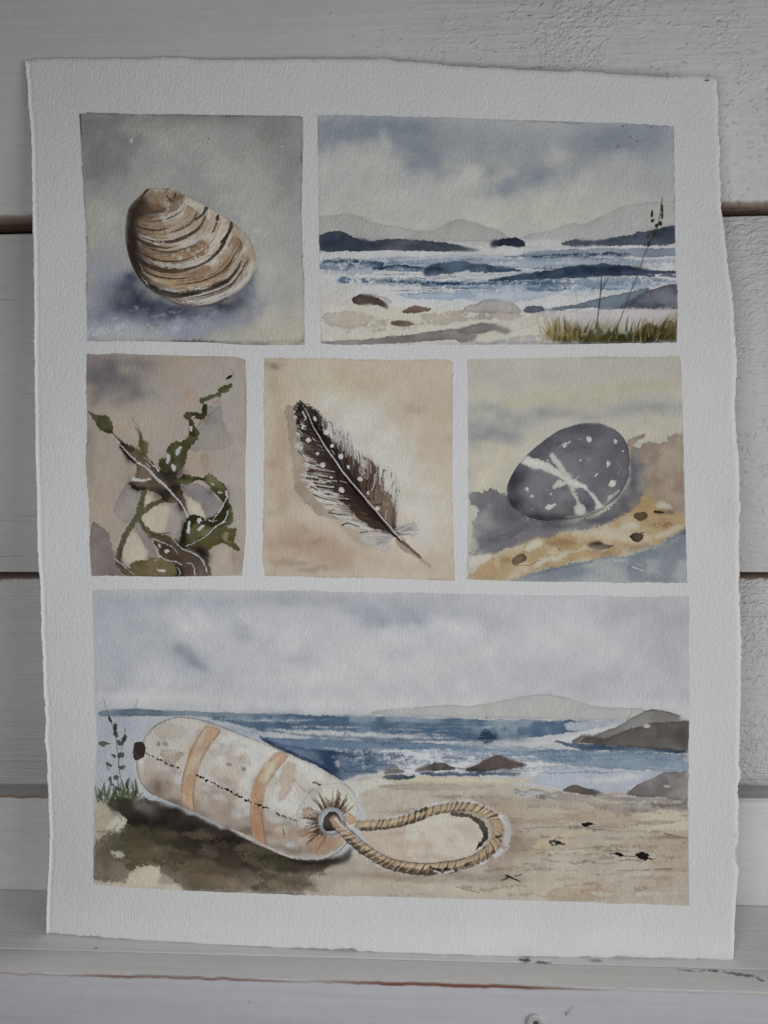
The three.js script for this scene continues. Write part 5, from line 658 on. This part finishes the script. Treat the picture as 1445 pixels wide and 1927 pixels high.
  p.wash(B([640, 1250, 680, 1200, 760, 1160, 900, 1130, 1000, 1140, 860, 1170, 760, 1230]), [186, 172, 146], .6, { dry: .35, warp: 8 }); p.ink([B([4, 3, 640, 1130, 800, 1120, 960, 1120, 1100, 1125], 2), B([3, 2, 680, 1245, 880, 1222, 1000, 1212, 1030, 1218], 2), B([8, 4, 1280, 1148, 1330, 1165, 1385, 1170], 2), B([4, 3, 970, 1340, 1050, 1335], 2), B([4, 5, 1060, 1320, 1200, 1318, 1310, 1310], 2), B([3, 3, 820, 1388, 930, 1392], 2), B([4, 3, 340, 1392, 440, 1418], 2), B([3, 3, 640, 1290, 800, 1275, 900, 1300], 2)], [104, 86, 74], .7, { dry: .3 });
  p.wash(B([640, 1285, 760, 1265, 900, 1262, 880, 1275, 720, 1285]), [204, 196, 176], .6, { dry: .4, warp: 5 }); p.wash(B([740, 1425, 830, 1385, 990, 1395, 1000, 1450, 800, 1470]), [160, 136, 116], .5, { warp: 8, dry: .2 });
  for (let i = 0; i < 130; i++) { const x = 1350 + p.r() * 1450, y = 1010 + p.r() * 480, L = 60 + p.r() * 260, q = p.r(); p.ink([[6 + p.r() * 14, 3, x, y, x + L * .5, y + (p.r() - .5) * 14, x + L, y + (p.r() - .4) * 18]], q < .5 ? [138, 122, 108] : q < .72 ? [198, 192, 178] : [112, 98, 88], .3 + .4 * p.r(), { dry: .42, warp: 6, soft: 1 }); }
  // rocks
  const RK = [78, 69, 66];
  p.wash(B([10, 872, 50, 858, 96, 868, 90, 880, 20, 880]), [92, 84, 82], .9, {}); p.wash(B([146, 868, 200, 841, 270, 832, 334, 860, 280, 868, 190, 873]), RK, .93, { edge: .3 }); p.wash(B([376, 867, 430, 840, 470, 810, 530, 797, 590, 820, 620, 828, 660, 845, 600, 860, 500, 864, 430, 872]), [74, 65, 63], .95, { edge: .3, c2: [96, 84, 80] }); p.wet([[1860, 890, 60, 10, .7]], [46, 40, 40]);
  p.wash(B([186, 878, 400, 874, 600, 874, 628, 884, 560, 890, 450, 888, 440, 920, 420, 892, 210, 890]), [62, 80, 106], .9, { warp: 4 }); p.wash(B([10, 890, 130, 888, 144, 900, 40, 910]), [62, 80, 102], .9, { warp: 4 });
  p.wash(B([816, 955, 860, 932, 910, 940, 995, 966, 940, 976, 870, 968]), [96, 86, 81], .92, { edge: .3 }); p.wash(B([1105, 968, 1150, 930, 1250, 882, 1300, 867, 1400, 880, 1400, 988, 1250, 985, 1140, 980]), [130, 124, 124], .93, { edge: .3, c2: [116, 110, 112] }); p.dots([[2725, 965, 18, 6]], [176, 172, 172], .8);
  // ground under the buoy
  p.wash([46, 1240, 120, 1190, 200, 1130, 340, 1200, 600, 1260, 900, 1300, 1150, 1330, 1000, 1420, 1000, 1480, 500, 1470, 380, 1380, 200, 1420, 46, 1400], [118, 108, 96], .94, { warp: 10, c2: [100, 94, 78], edge: .15 });
  p.wet([[330, 1290, 240, 60, .6], [640, 1260, 120, 50, .5], [1010, 1420, 80, 40, .6], [500, 1400, 60, 40, .4]], [88, 84, 62]); p.wet([[90, 1300, 60, 40, .5], [560, 1370, 160, 50, .5], [800, 1400, 160, 50, .5], [420, 1440, 60, 24, .5], [130, 1390, 80, 40, .4]], [124, 106, 92]); p.wet([[720, 1430, 120, 30, .4], [900, 1440, 80, 30, .4]], [146, 132, 118]);
  p.wash([110, 1045, 200, 1020, 330, 1030, 450, 1080, 700, 1180, 900, 1258, 1050, 1310, 1200, 1290, 1262, 1250, 1240, 1310, 1100, 1360, 950, 1375, 700, 1350, 520, 1290, 300, 1210, 180, 1130], [50, 44, 41], .97, { warp: 8, soft: 4, edge: 0, c2: [70, 62, 54], vary: .6 }); p.wet([[330, 1120, 130, 50, .7], [600, 1220, 160, 40, .7], [1060, 1320, 160, 16, .7], [480, 1150, 80, 30, .6]], [30, 27, 28], { rag: .6 }); p.wet([[700, 1240, 160, 24, .6], [420, 1080, 80, 20, .6], [900, 1290, 140, 16, .6]], [40, 35, 34], { rag: .5 });
  for (let i = 0; i < 46; i++) { const x = 120 + p.r() * 900, y = 1110 + (x - 120) * .2 + p.r() * 230; p.wash([x, y, x + 40 + 60 * p.r(), y - 16, x + 90 + 60 * p.r(), y + 18, x + 40, y + 40 * p.r() + 16], [[84, 74, 60], [104, 92, 76], [74, 72, 48], [58, 50, 46]][Math.floor(p.r() * 4)], .3 + .4 * p.r(), { warp: 12, lost: 1, dry: .3, edge: .1 }); }
  p.wet([[640, 1350, 90, 40, .5], [300, 1230, 120, 40, .4]], [82, 74, 54]);
  p.wash([50, 1060, 100, 1060, 160, 1090, 180, 1130, 130, 1170, 50, 1200], [170, 162, 144], .6, { warp: 12, dry: .36, soft: 1 }); p.wash([110, 1160, 150, 1110, 200, 1120, 180, 1170, 120, 1185], [190, 185, 172], .9, { warp: 8 }); p.wash([120, 1272, 170, 1280, 190, 1302, 150, 1300], [186, 180, 168], .85, { warp: 8 }); p.wash([60, 1420, 180, 1425, 250, 1352, 300, 1345, 372, 1358, 340, 1430, 460, 1440, 440, 1475, 200, 1455, 46, 1445], [188, 181, 164], .85, { warp: 12 }); p.wash([60, 1130, 120, 1100, 110, 1160, 70, 1200], [176, 164, 138], .6, { dry: .3 });
  p.ink([[6, 10, 120, 1060, 160, 1100, 210, 1150], [8, 4, 60, 1190, 120, 1180, 190, 1130]], [116, 106, 84], .6, { dry: .35, warp: 6 });
  // plant
  const G = [66, 86, 52], G2 = [46, 62, 44];
  for (let i = 0; i < 70; i++) { const l = p.r() < .55, x = l ? 60 + p.r() * 110 : 170 + p.r() * 90, y = l ? 1050 - p.r() * 40 : 1030 - p.r() * 30, L = 20 + 50 * p.r(), s = (p.r() - .5) * 50; p.ink([[9, 2, x, y, x + s, y - L]], p.r() < .5 ? [86, 94, 62] : [62, 72, 48], .75, { edge: 0 }); }
  p.wet([[150, 1040, 70, 16, .7]], [56, 62, 42]); p.ink([[2, 5, 90, 560, 105, 610, 125, 670, 148, 740, 162, 850, 172, 930, 192, 1000], [3, 2, 195, 700, 180, 780, 168, 840], [2, 2, 252, 565, 240, 610, 235, 640], [4, 2, 118, 900, 100, 860], [5, 3, 205, 1000, 215, 930]], G, .9, { warp: 1 });
  p.wash([66, 770, 90, 760, 124, 776, 100, 784, 90, 792], G, .92, {}); p.dots([[122, 660, 8, 18, -.3], [145, 700, 10, 22, -.2], [152, 730, 12, 10], [185, 755, 10, 30, .5], [165, 770, 8, 16, -.4], [140, 830, 14, 8, .5], [172, 830, 16, 14], [182, 882, 18, 10, -.2], [120, 874, 18, 7, .5], [150, 932, 14, 10, -.4], [122, 945, 8, 14], [160, 985, 22, 8, .5], [205, 960, 8, 24, .3], [130, 965, 10, 8]], G2, .9, { warp: 4 });
  // buoy
  const body = [254, 830, 272, 780, 300, 720, 360, 672, 440, 648, 520, 658, 620, 688, 720, 728, 830, 768, 950, 818, 1080, 880, 1180, 930, 1242, 970, 1277, 1030, 1284, 1110, 1252, 1200, 1182, 1280, 1100, 1308, 980, 1306, 880, 1270, 760, 1215, 600, 1130, 450, 1062, 330, 1010, 275, 960, 250, 900];
  p.wash(body, [189, 186, 183], 1, { warp: 1.5, edge: .2, vary: .05, c2: [182, 177, 171] });
  p.clip(body); p.wash([270, 900, 400, 900, 560, 960, 760, 1040, 900, 1100, 1040, 1150, 1200, 1200, 1150, 1290, 1000, 1300, 800, 1230, 560, 1110, 340, 1010, 275, 960], [164, 146, 134], .75, { soft: 12, edge: 0, warp: 10, c2: [148, 130, 118] }); p.wet([[350, 965, 90, 40, .8], [560, 1080, 140, 30, .6], [760, 1180, 160, 30, .6], [1000, 1270, 100, 24, .5], [320, 990, 60, 24, .5]], [104, 86, 76]); p.wet([[420, 1040, 120, 22, .6], [700, 1165, 160, 22, .6], [930, 1260, 120, 18, .5]], [92, 76, 68], { rag: .5 });
  const bl = [160, 146, 134], bo = { warp: 9, edge: .2, lost: 1 };
  p.clip(body); p.wash([345, 690, 400, 682, 470, 690, 490, 720, 430, 740, 370, 760, 340, 730], [172, 162, 152], .6, bo); p.wash([370, 815, 420, 800, 460, 820, 430, 870, 380, 865], [158, 138, 122], .7, bo); p.wash([570, 750, 640, 760, 660, 790, 700, 800, 690, 830, 600, 830], [172, 158, 146], .7, bo); p.wash([620, 880, 700, 830, 760, 850, 740, 940, 650, 950, 600, 920], [170, 152, 138], .6, bo); p.wash([740, 820, 780, 825, 780, 870, 740, 900], bl, .6, bo); p.wash([940, 870, 1000, 880, 990, 960, 940, 1040, 910, 1040, 920, 940], [168, 146, 130], .7, { ...bo, soft: 3 }); p.wash([830, 1130, 920, 1150, 1000, 1200, 940, 1220, 860, 1190], [174, 146, 128], .6, bo); p.wash([560, 960, 720, 1000, 680, 1060, 560, 1010], [158, 142, 132], .5, bo); p.wash([300, 840, 440, 880, 440, 960, 300, 930], [164, 150, 140], .5, bo);
  for (let i = 0; i < 60; i++) { const u = p.r(), v = (p.r() - .5) * 2, x = 330 + u * 780 - v * 90, y = 860 + u * 240 + v * 190; p.wash([x, y, x + 20 + 50 * p.r(), y - 14 + 10 * p.r(), x + 50 + 40 * p.r(), y + 14 + 20 * p.r(), x + 10, y + 20 + 24 * p.r()], p.r() < .55 ? [164, 152, 142] : [202, 199, 195], .3 + .3 * p.r(), { warp: 8, edge: .15, lost: 1, dry: .25 }); }
  p.wash([620, 800, 660, 786, 690, 800, 650, 820], [198, 192, 186], .8, bo); p.wash([900, 1150, 960, 1160, 950, 1200, 900, 1190], [192, 180, 170], .6, bo); p.dots([[350, 775, 10], [384, 776, 14, 9], [750, 890, 10], [680, 870, 14, 8]], [150, 138, 130], .7, { edge: .4 });
  p.clip(body); p.ink([[4, 7, 934, 1168, 938, 1195]], [74, 58, 50], .85);
  const OR = [176, 136, 106];
  p.wash([578, 690, 640, 712, 590, 780, 550, 850, 522, 940, 515, 1010, 520, 1080, 460, 1050, 458, 980, 472, 900, 500, 800, 540, 730], OR, .9, { warp: 3, edge: .35, c2: [200, 160, 135] }); p.wash([905, 812, 955, 828, 900, 900, 850, 980, 835, 1060, 840, 1150, 856, 1250, 800, 1222, 782, 1130, 782, 1030, 800, 950, 840, 880], OR, .9, { warp: 3, edge: .35, c2: [202, 162, 137] });
  p.wash([480, 880, 540, 800, 560, 820, 520, 900, 490, 930], [206, 178, 156], .5, bo); p.wash([820, 920, 870, 850, 900, 880, 850, 960, 810, 950], [210, 184, 164], .5, bo); p.wash([540, 740, 580, 700, 560, 760, 520, 860, 505, 880], [204, 186, 168], .55, { warp: 6, dry: .25 }); p.wash([470, 960, 505, 900, 500, 1000, 480, 1040], [158, 116, 88], .4, { warp: 6, dry: .3 }); p.wash([860, 890, 910, 830, 900, 870, 850, 960], [204, 186, 168], .5, { warp: 6, dry: .25 }); p.wash([790, 1100, 825, 1040, 830, 1160, 815, 1220], [158, 116, 88], .4, { warp: 6, dry: .3 }); p.wet([[500, 900, 26, 60, .5], [520, 800, 26, 40, .4], [810, 1000, 26, 60, .5], [830, 1150, 26, 50, .5]], [160, 118, 88]); p.wet([[485, 1060, 30, 30, .6], [830, 1230, 30, 30, .5]], [150, 122, 104]);
  p.ink([[3, 3, 640, 714, 590, 784, 550, 856, 524, 940, 516, 1020, 522, 1088], [3, 3, 960, 830, 900, 904, 852, 984, 838, 1064, 842, 1150, 858, 1256], [3, 3, 578, 688, 520, 770, 476, 890, 458, 1000]], [128, 96, 78], .75, { dry: .2 });
  p.clip(null); p.wash([232, 800, 240, 770, 270, 764, 288, 780, 284, 820, 272, 840, 234, 846], [62, 51, 45], 1, { warp: 4, lost: 0, mottle: .3 });
  const Q = []; for (const [x0, y0, x1, y1, n] of [[292, 820, 450, 888, 10], [530, 918, 775, 1040, 19], [840, 1068, 868, 1076, 3], [905, 1098, 990, 1132, 8], [1075, 950, 1110, 970, 5], [775, 1046, 840, 1066, 4]]) for (let i = 0; i < n; i++) { const t = (i + p.r() * .7) / n; Q.push([lerp(x0, x1, t), lerp(y0, y1, t) + (p.r() - .5) * 8, 3.5 + 5 * p.r(), 3 + 2.5 * p.r(), .5]); }
  p.dots(Q, [34, 29, 28], .95, { warp: 2 });
  p.ink([[3, 3, 270, 780, 300, 722, 362, 672, 440, 650, 520, 656, 640, 692, 840, 772, 960, 820], [4, 4, 250, 830, 252, 900, 280, 970, 330, 1012], [3, 2, 300, 738, 340, 690, 400, 662], [2, 2, 980, 940, 1040, 1000], [2, 2, 1000, 1160, 1000, 1100, 1030, 1040, 1080, 980, 1150, 960, 1220, 962, 1270, 1010], [5, 4, 985, 1306, 1100, 1310, 1190, 1278, 1240, 1220]], [84, 80, 80], .75, { dry: .3, warp: 1.2 });
  p.ink([[8, 6, 260, 960, 300, 1020, 360, 1040], [7, 6, 700, 1176, 860, 1252, 990, 1300, 1120, 1302, 1200, 1262]], [208, 206, 204], .8, { dry: .3, warp: 4 });
  p.wash([1060, 1270, 1120, 1220, 1180, 1200, 1240, 1190, 1200, 1250, 1120, 1290], [162, 132, 106], .7, { warp: 9 }); p.wash([1010, 1060, 1080, 1020, 1120, 960, 1200, 970, 1280, 1060, 1270, 1150, 1120, 1060], [196, 188, 178], .6, { warp: 8 });
  const cx = 1162, cy = 1134; for (let i = 0; i < 70; i++) { const a = -0.6 - p.r() * 3.7, r0 = 56 + 14 * p.r(), r1 = 92 + 70 * p.r(), bx = Math.cos(a), by = Math.sin(a); p.ink([[4 + 8 * p.r(), 2, cx + bx * r0, cy + by * r0, cx + bx * lerp(r0, r1, .5) + 4, cy + by * lerp(r0, r1, .5), cx + bx * r1, cy + by * r1]], p.r() < .5 ? [118, 82, 54] : [70, 50, 38], .8, { warp: 2.5 }); }
  p.wash([1215, 1120, 1250, 1100, 1275, 1130, 1240, 1150], [170, 134, 98], .8, bo); p.wash([1000, 1180, 1060, 1170, 1080, 1195, 1010, 1200], [146, 106, 74], .7, bo); p.wash([1020, 1080, 1060, 1075, 1080, 1100, 1040, 1110], [150, 110, 78], .6, bo); p.wash([1080, 1210, 1130, 1195, 1120, 1240, 1060, 1270], [168, 132, 100], .6, bo);
  p.dots([[cx, cy, 64, 66]], [150, 152, 160], .96, { edge: .3 }); p.dots([[cx - 2, cy + 2, 46, 48]], [172, 173, 178], .8); p.dots([[cx, cy, 38, 46, .3], [cx - 14, cy + 16, 28, 30]], [48, 40, 37], .95); p.ink([[6, 5, cx - 56, cy + 20, cx - 40, cy + 50, cx, cy + 62, cx + 36, cy + 54]], [110, 112, 120], .8);
  // rope loop
  const RL = [1175, 1130, 1240, 1200, 1310, 1262, 1395, 1316, 1470, 1345, 1600, 1356, 1720, 1345, 1830, 1316, 1905, 1262, 1940, 1190, 1920, 1122, 1860, 1085, 1770, 1066, 1690, 1075, 1590, 1100, 1500, 1130, 1395, 1148, 1290, 1152];
  p.wash([1290, 1170, 1400, 1160, 1500, 1140, 1600, 1110, 1700, 1090, 1800, 1100, 1880, 1150, 1890, 1200, 1850, 1270, 1750, 1320, 1600, 1330, 1480, 1320, 1380, 1260], [192, 182, 172], .92, { warp: 8, edge: .1, c2: [182, 168, 156] }); p.wet([[1600, 1235, 30, 22, .5], [1480, 1235, 20, 14, .4], [1800, 1180, 60, 50, .3], [1640, 1310, 120, 16, .4], [1450, 1190, 60, 12, .35]], [156, 128, 116]);
  p.ink([[18, 26, 1390, 1134, 1500, 1110, 1590, 1076, 1690, 1046, 1800, 1050, 1900, 1086], [30, 30, 1900, 1086, 1960, 1130, 1985, 1190, 1960, 1260, 1900, 1300, 1850, 1330], [14, 14, 1250, 1240, 1330, 1310, 1420, 1350, 1500, 1372]], [206, 205, 204], .85, { dry: .4, warp: 8 });
  p.ink([[44, 40, ...RL]], [166, 140, 112], .97, { warp: 4, edge: .4, c2: [188, 166, 138] });
  p.ink([[12, 20, 1250, 1225, 1340, 1292, 1430, 1336, 1520, 1358, 1620, 1368, 1740, 1356, 1840, 1326, 1910, 1276], [8, 16, 1290, 1164, 1400, 1160, 1500, 1142, 1600, 1112, 1690, 1090, 1780, 1086]], [58, 44, 36], .6, { dry: .3, warp: 5 }); p.ink([[18, 22, 1240, 1222, 1330, 1294, 1420, 1344, 1500, 1366, 1600, 1376, 1740, 1364]], [62, 50, 42], .7, { dry: .22, warp: 5 }); p.ink([[10, 14, 1300, 1172, 1400, 1166, 1500, 1148, 1590, 1118]], [64, 50, 42], .8, { dry: .15, warp: 4 });
  const rp = smoothPoly; const n = RL.length / 2, fx = rp([...Array(n).keys()].map((i) => [i, RL[i * 2]])), fy = rp([...Array(n).keys()].map((i) => [i, RL[i * 2 + 1]])), tick = (i, c, w0, al) => { const x = fx(i), y = fy(i), dx = fx(i + .05) - x, dy = fy(i + .05) - y, L = Math.hypot(dx, dy) || 1, tx = dx / L, ty = dy / L; p.ink([[w0, 2, x - ty * 21 - tx * 14, y + tx * 21 - ty * 14, x + 2, y, x + ty * 21 + tx * 12, y - tx * 21 + ty * 12]], c, al, { warp: 1.5 }); };
  for (let i = .3; i < n - 1.2; i += .3) tick(i + p.r() * .14, p.r() < .6 ? [74, 54, 40] : [104, 80, 60], 5 + 8 * p.r(), .5 + .45 * p.r()); for (let i = .4; i < n - 1.2; i += .31) tick(i + p.r() * .1, [208, 194, 172], 4, .6);
  p.ink([[4, 4, 1190, 1110, 1250, 1175, 1330, 1245, 1400, 1290, 1480, 1320, 1600, 1332, 1720, 1322, 1820, 1294, 1880, 1250], [4, 4, 1150, 1150, 1230, 1222, 1310, 1290, 1390, 1340, 1470, 1368, 1600, 1380, 1740, 1366]], [66, 52, 44], .8, { dry: .25, warp: 2 });
  p.ink([[10, 30, 1730, 1104, 1800, 1112, 1850, 1140, 1874, 1180], [30, 8, 1874, 1180, 1872, 1220, 1840, 1262]], [44, 36, 34], .92, { warp: 5, dry: .12 }); p.ink([[16, 10, 1620, 1352, 1660, 1362], [14, 8, 1690, 1360, 1716, 1364], [12, 8, 1780, 1344, 1810, 1330], [10, 14, 1560, 1090, 1600, 1076], [14, 6, 1930, 1210, 1955, 1200]], [50, 40, 35], .85, { warp: 4 });
  p.ink([[12, 5, 1180, 1120, 1200, 1150, 1240, 1180]], [216, 208, 196], .9, { warp: 3 }); p.ink([[10, 8, 1690, 1376, 1730, 1366], [8, 8, 1640, 1368, 1670, 1378]], [206, 202, 196], .8);
  p.wet([[1560, 1400, 260, 14, .5], [1990, 1200, 40, 60, .4]], [128, 108, 96]);
  // washed-up scraps on the sand
  const K = [36, 30, 31];
  p.wash(B([896, 1106, 920, 1098, 950, 1108, 935, 1120, 910, 1120]), K, 1, { warp: 4, lost: 0, mottle: 0 }); p.wash(B([758, 1188, 780, 1182, 800, 1190, 832, 1196, 800, 1204, 770, 1206]), K, 1, { warp: 5, lost: 0, mottle: 0 }); p.dots([[2197, 1236, 9, 5]], [176, 166, 150], .8); p.wash(B([1044, 1242, 1070, 1234, 1092, 1248, 1080, 1256]), K, 1, { warp: 4, lost: 0, mottle: 0 }); p.wash(B([1144, 1248, 1170, 1234, 1212, 1246, 1206, 1262, 1240, 1268, 1200, 1272, 1194, 1280, 1170, 1266]), K, 1, { warp: 4, lost: 0, mottle: 0 });
  p.ink([B([4, 3, 1030, 1246, 1050, 1242], 2), B([4, 3, 1095, 1254, 1150, 1256], 2), B([10, 4, 560, 1340, 590, 1352, 624, 1370], 2), B([3, 8, 534, 1362, 556, 1356, 578, 1346], 2), B([4, 3, 600, 1344, 634, 1338], 2), B([3, 2, 932, 1112, 965, 1110], 2)], K, .95, { warp: 1.5 }); p.ink([B([3, 3, 1130, 600, 1100, 640], 2)], [120, 118, 118], .5); p.dots([[1884, 650, 7, 4]], [110, 110, 114], .8);
  p.border([166, 162, 160], .25, 10);
}
for (const p of panels) p.finish();
renderer.render(scene, camera);
